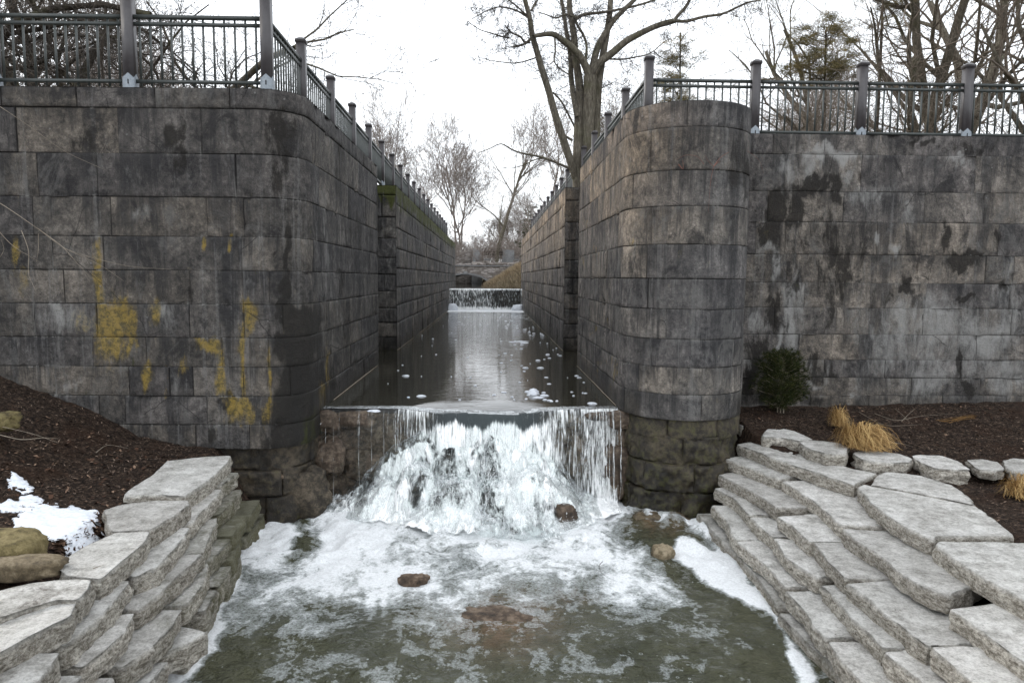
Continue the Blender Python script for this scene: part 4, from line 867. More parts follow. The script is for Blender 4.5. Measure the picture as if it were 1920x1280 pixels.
row([[(135, 417), (220, 460), (292, 535)], [(298, 545), (350, 595), (398, 635)], [(404, 640), (450, 720), (520, 770), (605, 815)], [(607, 835), (680, 900), (750, 990), (840, 1070), (878, 1120)], [(882, 1132), (960, 1190), (1060, 1270), (1200, 1390)]], cR, .45, TH, .75, 'the third row above the water', 'right', 3, 1, dirt=.4)
row([[(145, 350), (250, 402), (340, 452), (412, 510)], [(413, 548), (480, 585), (560, 655)], [(573, 640), (640, 740), (718, 815)], [(720, 828), (810, 890), (900, 965), (1000, 1045), (1086, 1110)], [(1090, 1128), (1180, 1200), (1290, 1290), (1400, 1390)]], cR, .605, TH, .8, 'the fourth row above the water', 'right', 4, 1, dirt=.35)
row([[(178, 282), (300, 325), (430, 372)], [(436, 375), (560, 455), (630, 515), (700, 580)], [(704, 588), (760, 645), (860, 700), (940, 778), (1060, 868), (1180, 912)], [(1174, 948), (1240, 985), (1350, 1062), (1440, 1130), (1600, 1240)]], cR, .757, .15, 1.15, 'the fifth row above the water', 'right', 5, 1, dirt=.3)
def free(px, conv, z, th, lab, seed, mos=0, dirt=.15, cat='stone slab', name='step_slab', group=None, tilt=None, rough=.017, mat='slab'):
    return slab([at(*conv(q), z=z)[:2] for q in px], z, th, name, lab, cat, group, seed, mos, dirt, rough, mat, tilt)
GRP = 'top slabs on the right bank'
free([(238, 218), (300, 240), (400, 280), (560, 335), (690, 378), (768, 402), (780, 390), (865, 350), (760, 330), (700, 308), (500, 250), (340, 204)], cR, .915, TH, 'long pale top slab just right of the bastion foot, right bank', 61, group=GRP)
free([(776, 412), (830, 480), (960, 570), (1050, 615), (1112, 645), (1128, 628), (1482, 626), (1400, 560), (1308, 496), (1100, 452), (850, 408), (800, 395)], cR, .92, TH, 'large pointed pale slab whose tip meets the mulch, right bank', 62, group=GRP)
free([(830, 402), (870, 350), (905, 340), (1060, 356), (1200, 400), (1280, 455), (1306, 492), (1120, 450), (870, 404)], cR, .925, TH, 'broad pale slab with rounded back edge below the loose kerb stones, right bank', 63, group=GRP)
free([(1116, 662), (1250, 762), (1400, 852), (1517, 912), (1700, 1010), (1860, 900), (1700, 670), (1517, 655), (1300, 650), (1135, 648)], cR, .915, TH, 'large pale top slab at the right edge of the photograph', 64, group=GRP)
GK = 'loose kerb stones along the mulch bed'
KS = [([(245, 122), (262, 140), (368, 140), (376, 120), (300, 114)], 'small square kerb stone nearest the bastion', .14), ([(350, 185), (440, 190), (520, 208), (585, 200), (500, 160), (420, 144), (375, 152)], 'kerb stone with a chipped front, second from the bastion', .15),
      ([(516, 210), (560, 240), (640, 262), (728, 262), (740, 232), (690, 212), (600, 203), (545, 200)], 'kerb stone in front of the straw clump, third from the bastion', .15), ([(750, 262), (800, 290), (910, 302), (1012, 300), (1026, 285), (960, 262), (860, 252), (780, 250)], 'blocky kerb stone between straw clump and steps', .15),
      ([(1012, 270), (1060, 300), (1115, 325), (1220, 330), (1286, 335), (1230, 295), (1150, 270), (1050, 264)], 'kerb stone with a steep broken face, fifth from the bastion', .16), ([(1258, 290), (1310, 332), (1380, 338), (1432, 330), (1400, 298), (1330, 286)], 'flat whitish kerb stone, sixth from the bastion', .08),
      ([(1418, 290), (1450, 335), (1540, 345), (1600, 330), (1540, 285), (1470, 282)], 'flat kerb stone at the right edge of the photograph', .08)]
for i, (p, l, th) in enumerate(KS): free(p, cR, 1.07 if i < 3 else 1.03, th + .03, l, 70 + i, dirt=.05, name='kerb_stone', cat='kerb stone', group=GK, rough=.03)
# left bank
GL = 'top slabs on the left bank'
free([(965, 308), (1080, 232), (1195, 128), (1202, 94), (1100, 95), (870, 120), (800, 190), (700, 250), (635, 305), (800, 300)], cL, 1.10, .17, 'large pale top slab against the dark lock wall, left bank', 81, group=GL)
free([(984, 324), (1000, 345), (900, 410), (800, 475), (700, 486), (580, 494), (560, 450), (535, 378), (640, 345), (800, 325)], cL, 1.105, .17, 'pale top slab beside the reddish leaf pile, left bank', 82, group=GL)
free([(790, 484), (760, 545), (640, 645), (526, 742), (340, 725), (300, 690), (350, 620), (480, 545), (600, 492)], cL, 1.10, .17, 'pale top slab between leaf pile and snow, left bank', 83, group=GL)
free([(486, 738), (470, 790), (410, 846), (300, 845), (150, 890), (0, 940), (-150, 960), (-100, 820), (150, 755), (360, 730)], cL, 1.12, .17, 'grey top slab just below the snow patch, left bank', 84, group=GL, dirt=.4)
free([(412, 852), (380, 930), (165, 1030), (0, 1120), (-200, 1230), (-300, 1050), (0, 945), (200, 888), (340, 842)], cL, 1.09, .17, 'broad pale top slab at the left edge of the photograph', 85, group=GL)
row([[(1252, 182), (1200, 215), (1150, 256)], [(1164, 262), (1090, 345), (1000, 445)], [(997, 470), (930, 560), (815, 672), (705, 722)], [(692, 742), (570, 880), (450, 985), (335, 1080)], [(325, 1120), (240, 1230), (110, 1350)]], cL, .94, .16, .5, 'the second row from the top', 'left', 11, -1, mos=.5, dirt=.35)
row([[(1266, 268), (1210, 340), (1142, 402)], [(1140, 415), (1100, 510), (1062, 590)], [(1066, 603), (950, 705), (830, 812), (718, 892)], [(712, 908), (650, 1010), (540, 1112), (430, 1192)], [(445, 1240), (330, 1360)]], cL, .78, .16, .5, 'the third row from the top', 'left', 12, -1, mos=.65, dirt=.35)
row([[(1288, 398), (1250, 460), (1215, 508)], [(1212, 515), (1150, 590), (1088, 645)], [(1090, 650), (1058, 765), (972, 872)], [(962, 888), (900, 982), (800, 1082), (632, 1205)], [(605, 1250), (500, 1380)]], cL, .61, .17, .5, 'the fourth row from the top', 'left', 13, -1, mos=.8, dirt=.4)
row([[(1362, 322), (1335, 370), (1300, 412)], [(1268, 520), (1240, 590), (1212, 645)], [(1215, 665), (1185, 720), (1145, 778)], [(1142, 785), (1100, 850), (1075, 905)], [(1072, 1005), (980, 1062), (822, 1142)], [(882, 1160), (800, 1260), (690, 1390)]], cL, .42, .18, .45, 'the fifth row from the top', 'left', 14, -1, mos=.95, dirt=.5)
row([[(1385, 392), (1340, 450), (1280, 525)], [(1262, 600), (1225, 690), (1190, 760)], [(1150, 800), (1110, 880), (1070, 950)], [(1075, 960), (1080, 1010), (960, 1120)]], cL, .20, .4, .45, 'the lowest row at the water', 'left', 15, -1, mos=.8, dirt=.8)

# ------------------------------------------------------------------ loose rocks
def rock(u, v, z, r, mat, label, seed, wet=0, mos=0, name='boulder', amp=.25, flat=None, k=3):
    p = at(u, v, z=z); mb = MB(); lump(mb, (0, 0, 0), r, seed, amp, k, flat, wet=wet, mos=mos); o = mb.build(name, M[mat], None, True); o.location = p; tag(o, label, 'rock'); return o
rock(1243, 1040, .02, (.13, .12, .14), 'boulder', 'small tan rock sticking out of the foam, right of the fall', 2)
rock(776, 1094, -.02, (.18, .13, .09), 'brownrock', 'brown rock in the foam, left of centre of the pool', 3, .1)
rock(925, 1158, -.055, (.42, .26, .075), 'brownrock', 'flat brown rock lying just under the surface in mid pool', 6, .3, flat=.075)
rock(1215, 980, -.06, (.20, .14, .14), 'boulder', 'submerged tan rock at the foot of the right foundation', 5, .7)
rock(1272, 980, -.05, (.17, .13, .12), 'boulder', 'square submerged rock beside the right steps', 8, .8)
rock(510, 895, .60, (.15, .07, .075), 'brownrock', 'tan rock lodged in the dark foundation above the white foam patch', 9, 0)
o = rock(560, 925, .30, (.42, .22, .36), 'foundation', 'rough grey boulder at the left end of the fall', 10, .25, .1)
rock(500, 945, .10, (.48, .3, .28), 'foundation', 'dark boulder below the left foundation', 12, .6, .1)
rock(10, 1028, 1.18, (.25, .22, .14), 'yellowrock', 'rounded yellow-brown boulder on the snow, left bank', 14, 0, .2, amp=.16)
rock(40, 1062, 1.12, (.34, .13, .09), 'boulder', 'long grey stone lying below the yellow boulder, left bank', 15, .15, amp=.14)
rock(4, 790, 1.72, (.18, .12, .11), 'yellowrock', 'small greenish boulder on the mulch below the left wall', 16, 0, .3)
rock(1062, 965, .12, (.14, .13, .13), 'brownrock', 'rounded rock at the right shoulder of the white water', 19, .5)

# ------------------------------------------------------------------ snow
def snow_patch(poly, label, seed, thr=0.0):
    P = [at(a, b, z=1.12)[:2] for a, b in poly]; P = np.array(P); lo = P.min(0) - .1; hi = P.max(0) + .1
    xs = np.arange(lo[0], hi[0], .022); ys = np.arange(lo[1], hi[1], .022); X, Y = np.meshgrid(xs, ys, indexing='ij'); x = X.ravel(); y = Y.ravel()
    D = pdist(x, y, P.tolist()) - .02 + .34 * fbm(np.stack([x, y, x * 0 + seed], 1), 4, 5, seed) +   .10 * fbm(np.stack([x, y, x * 0], 1), 20, 3, 2)
    V = np.stack([x, y, gz(x, y) + .012 + .018 * ss(thr, thr + .12, D)], 1); V[:, 2] -= .06 * (1 - ss(thr - .05, thr, D))
    Fc = grid_faces(len(xs), len(ys)); keep = (D[Fc] > thr - .03).any(1); Fc = Fc[keep]
    us, inv = np.unique(Fc, return_inverse=True); o = mobj('snow_patch', V[us], inv.reshape(Fc.shape), M['snow']); tag(o, label, 'snow', kind='stuff')
snow_patch([(-10, 955), (60, 935), (125, 940), (185, 950), (175, 1000), (125, 1050), (85, 1050), (80, 1000), (50, 985), (10, 985)], 'thin snow on the mulch beside the yellow boulder', 1)
snow_patch([(0, 1095), (60, 1072), (120, 1038), (135, 1050), (70, 1108), (30, 1130), (-60, 1160), (-60, 1100)], 'narrow strip of snow above the grey top slab', 2)
snow_patch([(20, 915), (50, 912), (52, 925), (25, 925)], 'small snow crumb on the mulch', 3)

# ------------------------------------------------------------------ mulch chips and leaves
def scatter(name, n, reg, size, mat, label, cat, seed, leaf=False):
    r = np.random.default_rng(seed); P = []
    while len(P) < n:
        for (x0, x1, y0, y1, wgt) in reg:
            k = int(n * wgt) + 1; x = r.uniform(x0, x1, k); y = r.uniform(y0, y1, k); P += list(zip(x, y))
    P = np.array(P[:n]); z = gz(P[:, 0], P[:, 1]) + .008
    a = r.uniform(0, 2 * np.pi, n); L = size * r.uniform(.4, 1.4, n); W = L * (r.uniform(.45, .8, n) if leaf else r.uniform(.12, .35, n))
    dx = np.stack([np.cos(a) * L, np.sin(a) * L, r.normal(0, .35, n) * L], 1); dy = np.stack([-np.sin(a) * W, np.cos(a) * W, r.normal(0, .35, n) * W], 1)
    C = np.column_stack([P, z]); up = np.array([0, 0, .5]) * W[:, None] * r.uniform(-.5, 1, n)[:, None]
    V = np.stack([C - dx, C - dy * .9 + up, C + dx, C + dy * .9 + up], 1).reshape(-1, 3)
    o = mobj(name, V, np.arange(4 * n).reshape(-1, 4), M[mat], None, dict(tint=np.repeat(r.random(n) ** 1.6, 4)), False)
    return tag(o, label, cat, kind='stuff')
scatter('bark_chips', 42000, [(-6.9, -3.55, 4.8, 9.1, .45), (3.95, 8.2, 8.2, 11.2, .4), (4.4, 7.5, 6, 8.6, .15)], .017, 'chip', 'dark bark mulch chips covering both planting beds', 'mulch', 2)
scatter('fallen_leaves', 800, [(-5.2, -3.5, 5.6, 8.6, .5), (4, 8, 8.6, 11.1, .3)], .026, 'leaf', 'curled brown leaves scattered on the mulch', 'leaves', 3, True)
p = at(185, 990, z=1.08)
scatter('leaf_pile', 900, [(p[0] - .22, p[0] + .16, p[1] - .35, p[1] + .35, 1)], .032, 'leaf', 'small heap of reddish brown leaves beside the left top slabs', 'leaves', 4, True)

# ------------------------------------------------------------------ dry grass clumps, sapling pine, loose twigs
def grass_clump(u, v, z, n, L, spread, label, seed, lean=(0, 0)):
    p = at(u, v, z=z); r = random.Random(seed); mb = MB()
    for i in range(n):
        a = r.uniform(0, 2 * math.pi); b = r.random() ** .6 * spread * .45; l = L * r.uniform(.55, 1.15); out_ = r.uniform(.35, 1.0) * spread; hgt = l * r.uniform(.05, .85); out_ *= r.uniform(.7, 1.25)
        k = 7; t = np.linspace(0, 1, k); a2 = a + r.uniform(-.7, .7)
        a2 = a2 + t * r.uniform(-1.3, 1.3); x = math.cos(a) * b + np.cos(a2) * out_ * t ** 1.3 + lean[0] * t; y = math.sin(a) * b + np.sin(a2) * out_ * t ** 1.3 + lean[1] * t
        zz = np.maximum(hgt * np.sin(t * (math.pi * r.uniform(.75, 1.0))), .004)
        P = np.stack([x, y, zz], 1) + np.array([[0, 0, 0]]) + .01 * np.array([[r.uniform(-1, 1), r.uniform(-1, 1), 0] for _ in range(k)])
        w = .0026 * (1 - t * .75) + .0006; sx = np.stack([-np.sin(a2) * w, np.cos(a2) * w, w * .5], 1)
        V = np.empty((2 * k, 3)); V[0::2] = P - sx; V[1::2] = P + sx
        mb.add(V, np.array([[2 * q, 2 * q + 1, 2 * q + 3, 2 * q + 2] for q in range(k - 1)]), tint=np.full(2 * k, r.random()))
    o = mb.build('grass_clump', M['grass'], None, True); o.location = p; tag(o, label, 'dry grass'); return o
grass_clump(1608, 835, 1.08, 1500, .36, .33, 'large flopped clump of straw yellow ornamental grass in the mulch bed', 1, (.05, -.05))
grass_clump(1572, 798, 1.12, 450, .36, .14, 'small straw clump behind the large one, nearer the wall', 2)
grass_clump(1915, 930, .88, 500, .28, .22, 'straw clump with orange tips at the right edge', 3)
def sapling():
    p = at(1463, 778, z=1.14); t0 = thing('conifer_shrub', 'small dark green pine sapling against the mottled right wall', 'conifer', tuple(p)); r = random.Random(3)
    mb = MB(); 
    for k in (-1, 0, 1): tube_pts(mb, [(k * .05, 0, 0), (k * .045, 0, .12), (k * .02, 0, .35), (0, 0, .9)], [.012, .011, .01, .004], 6)
    br = []
    H = 1.02
    for i in range(170):
        z = .16 + (H - .16) * r.random() ** .85; q = (z - .12) / (H - .12); R = .43 * math.sqrt(max(.04, 1 - ((q - .38) / .66) ** 2)) * r.uniform(.5, 1.1)
        a = r.uniform(0, 2 * math.pi); d = np.array([math.cos(a), math.sin(a) * .8, 0]); P = np.array([[0, 0, z - .10]]) + np.outer([0, .5, 1], d * R) + np.outer([0, .3, 1], [0, 0, .12])
        tube_pts(mb, P, [.005, .004, .002], 4); br.append(P)
    mb.build('stem', M['drytwig'], t0)
    nb = MB()
    for P in br:
        for m_ in range(3):
            c = P[1] + (P[2] - P[1]) * (m_ / 2)
            for k in range(34):
                v = Vector((r.gauss(0, 1), r.gauss(0, 1), r.gauss(.45, .8))).normalized(); l = r.uniform(.06, .12); e = c + np.array(v) * l; sd = np.array(v.cross(Vector((r.random(), r.random(), .3))).normalized()) * .0028
                nb.add([c - sd, c + sd, e], np.array([[0, 1, 2, 2]]), tint=np.full(3, r.random() ** 1.5))
    V = np.concatenate(nb.V); F = np.concatenate(nb.F)[:, :3]; mobj('foliage', V, F, M['needle'], t0, dict(tint=np.concatenate(nb.A['tint'])), False)
sapling()
def twig_thing(name, curves, mat, label, cat='twig', k=5):
    mb = MB()
    for P, R in curves: tube_pts(mb, P, R, k)
    V = np.concatenate(mb.V); o = mobj(name, V, np.concatenate(mb.F), M[mat]); tag(o, label, cat); return o
def twigs_each(curves, label):
    for (P, R) in curves: twig_thing('fallen_twig', [(P, R)], 'drytwig', label, 'twig')
    for o in [q for q in COL.objects if q.get('label') == label]: o['group'] = label
def crv(px, y=None, z=None, r=.004, r1=.001, wob=.0, dy=None):
    P = np.array([at(a, b, y=(y if dy is None else y + dy * i / len(px)), z=z) for i, (a, b) in enumerate(px)])
    n = 6; Q = np.concatenate([np.linspace(P[i], P[i + 1], n, endpoint=False) for i in range(len(P) - 1)] + [P[-1:]])
    for _ in range(4): Q[1:-1] = (Q[:-2] + Q[2:] + Q[1:-1] * 2) / 4
    return Q, np.linspace(r, r1, len(Q))
twig_thing('hanging_branch', [crv([(-80, 340), (0, 380), (70, 428), (118, 465), (190, 497), (232, 527)], 8.3, r=.005), crv([(70, 428), (118, 462), (150, 500), (172, 522)], 8.3, r=.005), crv([(40, 432), (55, 470), (52, 515), (65, 540), (68, 548)], 8.3, r=.005), crv([(118, 465), (160, 480), (240, 500), (320, 505)], 8.3, r=.003), crv([(-30, 400), (20, 460), (72, 490)], 8.3, r=.005), crv([(72, 438), (72, 470), (68, 492)], 8.3, r=.004), crv([(-30, 520), (10, 470), (2, 450)], 8.3, r=.004),
           crv([(0, 200), (60, 240), (120, 285), (200, 320)], 8.3, r=.003)], 'drytwig', 'thin bare branch hanging in front of the left wall', 'branch', 4)
vz = 9.1
twig_thing('vine', [crv([(1338, 312), (1350, 295), (1372, 282), (1398, 280), (1425, 300), (1432, 325)], 9.0, r=.004, dy=1.2), crv([(1338, 312), (1332, 340), (1328, 400)], 9.05, r=.003), crv([(1338, 312), (1345, 305), (1352, 302)], 9.05, r=.008), crv([(1320, 308), (1308, 292), (1285, 290), (1268, 300)], 9.05, r=.003), crv([(1272, 308), (1282, 320), (1280, 300)], 9.05, r=.007), crv([(1338, 312), (1326, 300), (1322, 290)], 9.05, r=.003)], 'vine', 'thin reddish vine growing from a joint high on the bastion')
twigs_each([crv([(1500, 742), (1560, 770), (1605, 790)], None, 1.2, .005), crv([(1640, 775), (1680, 790), (1720, 780), (1790, 775)], None, 1.2, .005), crv([(1610, 772), (1660, 800), (1730, 795)], None, 1.2, .004), crv([(1690, 790), (1710, 770), (1735, 752)], None, 1.22, .004), crv([(1650, 745), (1690, 775), (1705, 790)], None, 1.22, .004), crv([(1665, 828), (1695, 832), (1712, 838)], None, 1.1, .004)], 'bleached twig lying on the mulch below the right wall')
twig_thing('straw_bundle', [crv([(1755 + 5 * i, 788 + (i * 7) % 6), (1800, 781 + (i * 5) % 7), (1825 + (i * 3) % 7, 776 + (i * 11) % 9)], None, 1.2, .004, .002) for i in range(9)], 'grass', 'flat bundle of pale straw on the mulch near the right wall', 'dry grass')
twigs_each([crv([(0, 815), (40, 825), (80, 820), (110, 822)], None, 1.75, .004), crv([(5, 800), (60, 812), (110, 830)], None, 1.7, .003), crv([(180, 848), (200, 832), (240, 840)], None, 1.3, .004), crv([(175, 1065), (195, 1058)], None, 1.12, .004)], 'bleached twig on the dark mulch, left bank')
twig_thing('pool_twig', [crv([(1130, 1052), (1122, 1060), (1128, 1075), (1140, 1082)], None, .05, .004)], 'twig_dark', 'thin bent twig standing out of the foam, right of mid pool')

# ------------------------------------------------------------------ railings
def railing(label, posts, segs, panels_first, seed):
    """posts: (x, y, zbase); segs: index pairs"""
    t0 = thing('railing', label, 'railing')
    PH, PW = 1.20, .125
    pm = MB(); pm.box(-PW / 2, PW / 2, -PW / 2, PW / 2, 0, PH - .075); cm = MB(); h = PW / 2 + .012; z = PH - .072
    V = [(-h, -h, z), (h, -h, z), (h, h, z), (-h, h, z), (-h, -h, z + .045), (h, -h, z + .045), (h, h, z + .045), (-h, h, z + .045)]
    cm.add(V, np.array([[0, 1, 5, 4], [1, 2, 6, 5], [2, 3, 7, 6], [3, 0, 4, 7], [0, 3, 2, 1]])); q = .022
    V2 = [(-h, -h, z + .045), (h, -h, z + .045), (h, h, z + .045), (-h, h, z + .045), (-q, -q, z + .085), (q, -q, z + .085), (q, q, z + .085), (-q, q, z + .085)]
    cm.add(V2, np.array([[0, 1, 5, 4], [1, 2, 6, 5], [2, 3, 7, 6], [3, 0, 4, 7], [4, 5, 6, 7]]))
    bm_ = MB(); o_ = PW / 2 + .003; w_ = PW / 2 - .004
    for k in range(4):
        c, s = math.cos(k * math.pi / 2), math.sin(k * math.pi / 2)
        def T(x, y, z): return (c * x - s * y, s * x + c * y, z)
        pass
    e_ = o_ + .004; cn = [(-e_, -e_), (e_, -e_), (e_, e_), (-e_, e_)]; V = [(x, y, 0) for x, y in cn] + [(x, y, .125) for x, y in cn] + [((cn[k][0] + cn[(k + 1) % 4][0]) / 2, (cn[k][1] + cn[(k + 1) % 4][1]) / 2, z) for z in (0, .185) for k in range(4)]
    bm_.add(V, np.array([f for k in range(4) for f in ([k, 8 + k, 12 + k, 4 + k], [8 + k, (k + 1) % 4, 4 + (k + 1) % 4, 12 + k])]))
    sm = MB()
    for k in range(1):
        c, s = 1, 0
        V = [(c * x - s * y, s * x + c * y, z) for x in (-.006, .006) for y in (-o_ - .010, -o_ - .004) for z in (.05, .105)]
        sm.add(V, np.array([[0, 1, 3, 2], [4, 6, 7, 5], [0, 4, 5, 1], [2, 3, 7, 6], [0, 2, 6, 4], [1, 5, 7, 3]]))
    proto = None
    for i, (x, y, zb) in enumerate(posts):
        if proto is None:
            po = pm.build('post', M['paint'], t0); ca = cm.build('post_cap', M['paint'], po); br = bm_.build('base_bracket', M['steel'], po); sl_ = sm.build('bracket_slot', M['black'], po); proto = (po, ca, br, sl_)
        else:
            po = proto[0].copy(); COL.objects.link(po); po.parent = t0
            for c in proto[1:]:
                d = c.copy(); COL.objects.link(d); d.parent = po
        po.location = (x, y, zb)
    cnt = 0; stuff = MB(); bal = None
    order = sorted(range(len(segs)), key=lambda k: panels_first(k))
    for si in order:
        (x0, y0, z0), (x1, y1, z1) = posts[segs[si][0]], posts[segs[si][1]]
        d = np.array([x1 - x0, y1 - y0]); L = np.hypot(*d); d /= L; n = np.array([-d[1], d[0]]); a = np.array([x0, y0]) + d * (PW / 2 - .005); b = np.array([x1, y1]) - d * (PW / 2 - .005)
        zz = min(z0, z1) if abs(z0 - z1) < .01 else z0
        for nm, zc_, hh, tt in (('top_rail', .87, .022, .022), ('middle_rail', .785, .020, .016), ('bottom_rail', .095, .020, .016)):
            V = [tuple(p + n * s * tt) + (zz + zc_ + k * hh,) for p in (a, b) for s in (-1, 1) for k in (-1, 1)]
            m_ = MB(); m_.add(V, np.array([[0, 1, 3, 2], [4, 6, 7, 5], [0, 4, 5, 1], [2, 3, 7, 6], [0, 2, 6, 4], [1, 5, 7, 3]])); m_.build(nm, M['paint2'], t0)
        nb = max(3, int(round(L / .126)) - 1)
        for k in range(nb):
            p = np.array([x0, y0]) + d * L * (k + 1) / (nb + 1); r = .0105
            if cnt < 100:
                if bal is None:
                    bb = MB(); bb.box(-r, r, -r, r, .035, .85); bal = bb.build('baluster', M['paint2'], t0); bo = bal
                else:
                    bo = bal.copy(); COL.objects.link(bo); bo.parent = t0
                bo.location = (p[0], p[1], zz); bo.rotation_euler = (0, 0, math.atan2(d[1], d[0])); cnt += 1
            else: stuff.box(p[0] - r, p[0] + r, p[1] - r, p[1] + r, zz + .035, zz + .85)
    o = stuff.build('balusters', M['paint2'], t0); o['kind'] = 'stuff'
    return t0
zp = ZT + .005
pl = [(-2.79 - 1.69 * k, 9.19 + .035 * k, zp) for k in (3, 2, 1)] + [(-2.79, 9.21, zp + .01)] + [(-2.81, 8.99 + 1.95 * k, zp) for k in range(1, 20)]
railing('dark metal railing on the left lock wall, running from the left edge along the canal', pl, [(i, i + 1) for i in range(len(pl) - 1)], lambda k: abs(k - 2.4), 1)
pr = [(4.18 + 1.71 * k, 11.41 - .0 * k, zp - .06) for k in (5, 4, 3, 2, 1, 0)] + [(2.48, 11.41, zp - .02)] + [(2.48, 11.41 + 1.95 * k, zp) for k in range(1, 17)]
railing('dark metal railing on the right wall and along the right side of the canal', pr, [(i, i + 1) for i in range(len(pr) - 1)], lambda k: abs(k - 4.4), 2)

# ------------------------------------------------------------------ trees
def rot(v, ang, rng):
    a = Vector((rng.gauss(0, 1), rng.gauss(0, 1), rng.gauss(0, 1))); ax = v.cross(a).normalized(); return (Matrix.Rotation(ang, 3, ax) @ v).normalized()
def grow(P0, d, L, r0, lvl, P, rng, out):
    n = (7, 6, 5, 4, 4)[min(lvl, 4)]; pts = [P0]; p = P0.copy(); dd = d.copy(); crook = P.get('crook', .18) * (1 + .25 * lvl)
    for i in range(n):
        dd = (dd + Vector((rng.gauss(0, 1), rng.gauss(0, 1), rng.gauss(0, 1))) * crook + Vector((0, 0, P.get('up', .06)))).normalized()
        p = p + dd * L / n; pts.append(p)
    rs = [r0 * (1 - (.55 if lvl == 0 else .72) * i / n) for i in range(n + 1)]
    out.append((pts, rs, lvl))
    if lvl >= P['lv']: return
    c = P['kids'][lvl]
    for k in range(c):
        t = rng.uniform(P.get('t0', .35) if lvl == 0 else .2, 1.0); fi = t * n; i = min(n - 1, int(fi)); q = pts[i].lerp(pts[i + 1], fi - i)
        base_d = (pts[i + 1] - pts[i]).normalized(); ang = math.radians(rng.uniform(*P.get('ang', (28, 62))))
        grow(q, rot(base_d, ang, rng), L * rng.uniform(.42, .72) * (1.1 - .45 * t if lvl == 0 else 1), max(.0035, rs[i] * rng.uniform(.38, .62)), lvl + 1, P, rng, out)
def tubes(name, brs, mat, parent, origin, minr=.0):
    if not brs: return None
    VV, FF, n = [], [], 0
    for pts, rs, lvl in brs:
        P = np.array([tuple(p) for p in pts]) - origin; R = np.maximum(np.array(rs), minr); k = 8 if R[0] > .08 else (5 if R[0] > .02 else 3); m = len(P)
        T = np.gradient(P, axis=0); T /= np.linalg.norm(T, axis=1)[:, None] + 1e-9; ref = np.array([.31, .2, .93]) if abs(T[0, 2]) < .8 else np.array([1., .1, 0])
        N = np.cross(T, ref); N /= np.linalg.norm(N, axis=1)[:, None] + 1e-9; B = np.cross(T, N); a = np.arange(k) * 2 * np.pi / k
        V = (P[:, None, :] + R[:, None, None] * (np.cos(a)[None, :, None] * N[:, None, :] + np.sin(a)[None, :, None] * B[:, None, :])).reshape(-1, 3)
        i, j = np.meshgrid(np.arange(m - 1), np.arange(k), indexing='ij'); a0 = (i * k + j).ravel() + n; a1 = (i * k + (j + 1) % k).ravel() + n
        VV.append(V); FF.append(np.stack([a0, a1, a1 + k, a0 + k], 1)); n += len(V)
    return mobj(name, np.concatenate(VV), np.concatenate(FF), M[mat], parent)
def bare_tree(x, y, zb, H, seed, label, P=None, bark='bark', twig='twig', r0=None, lean=(0, 0), group=None, minr=.004, stems=1, cat='tree'):
    Q = dict(lv=4, kids=[9, 6, 5, 4], up=.06, crook=.12, ang=(25, 60)); Q.update(P or {}); rng = random.Random(seed); out = []
    t0 = thing('bare_tree', label, cat, (x, y, zb), group); r0 = r0 or H * .018
    for s_ in range(stems):
        ln = Vector((lean[0] + (rng.uniform(-.3, .3) if stems > 1 else 0), lean[1] + (rng.uniform(-.2, .2) if stems > 1 else 0), 1)).normalized()
        grow(Vector((x, y, zb - .2)), ln, H * (.72 if stems == 1 else .8) * rng.uniform(.85, 1.05), r0, 0, Q, rng, out)
    org = np.array([x, y, zb])
    tubes('trunk', [b for b in out if b[2] <= 1], bark, t0, org); tubes('crown', [b for b in out if b[2] > 1], twig, t0, org, minr); return t0
def copy_tree(t, loc, rz, s, label, group=None):
    r = t.copy(); COL.objects.link(r); r.location = loc; r.rotation_euler = (0, 0, rz); r.scale = (s, s, s); r['label'] = label
    if group: r['group'] = group
    for ch in t.children:
        c = ch.copy(); COL.objects.link(c); c.parent = r
    return r
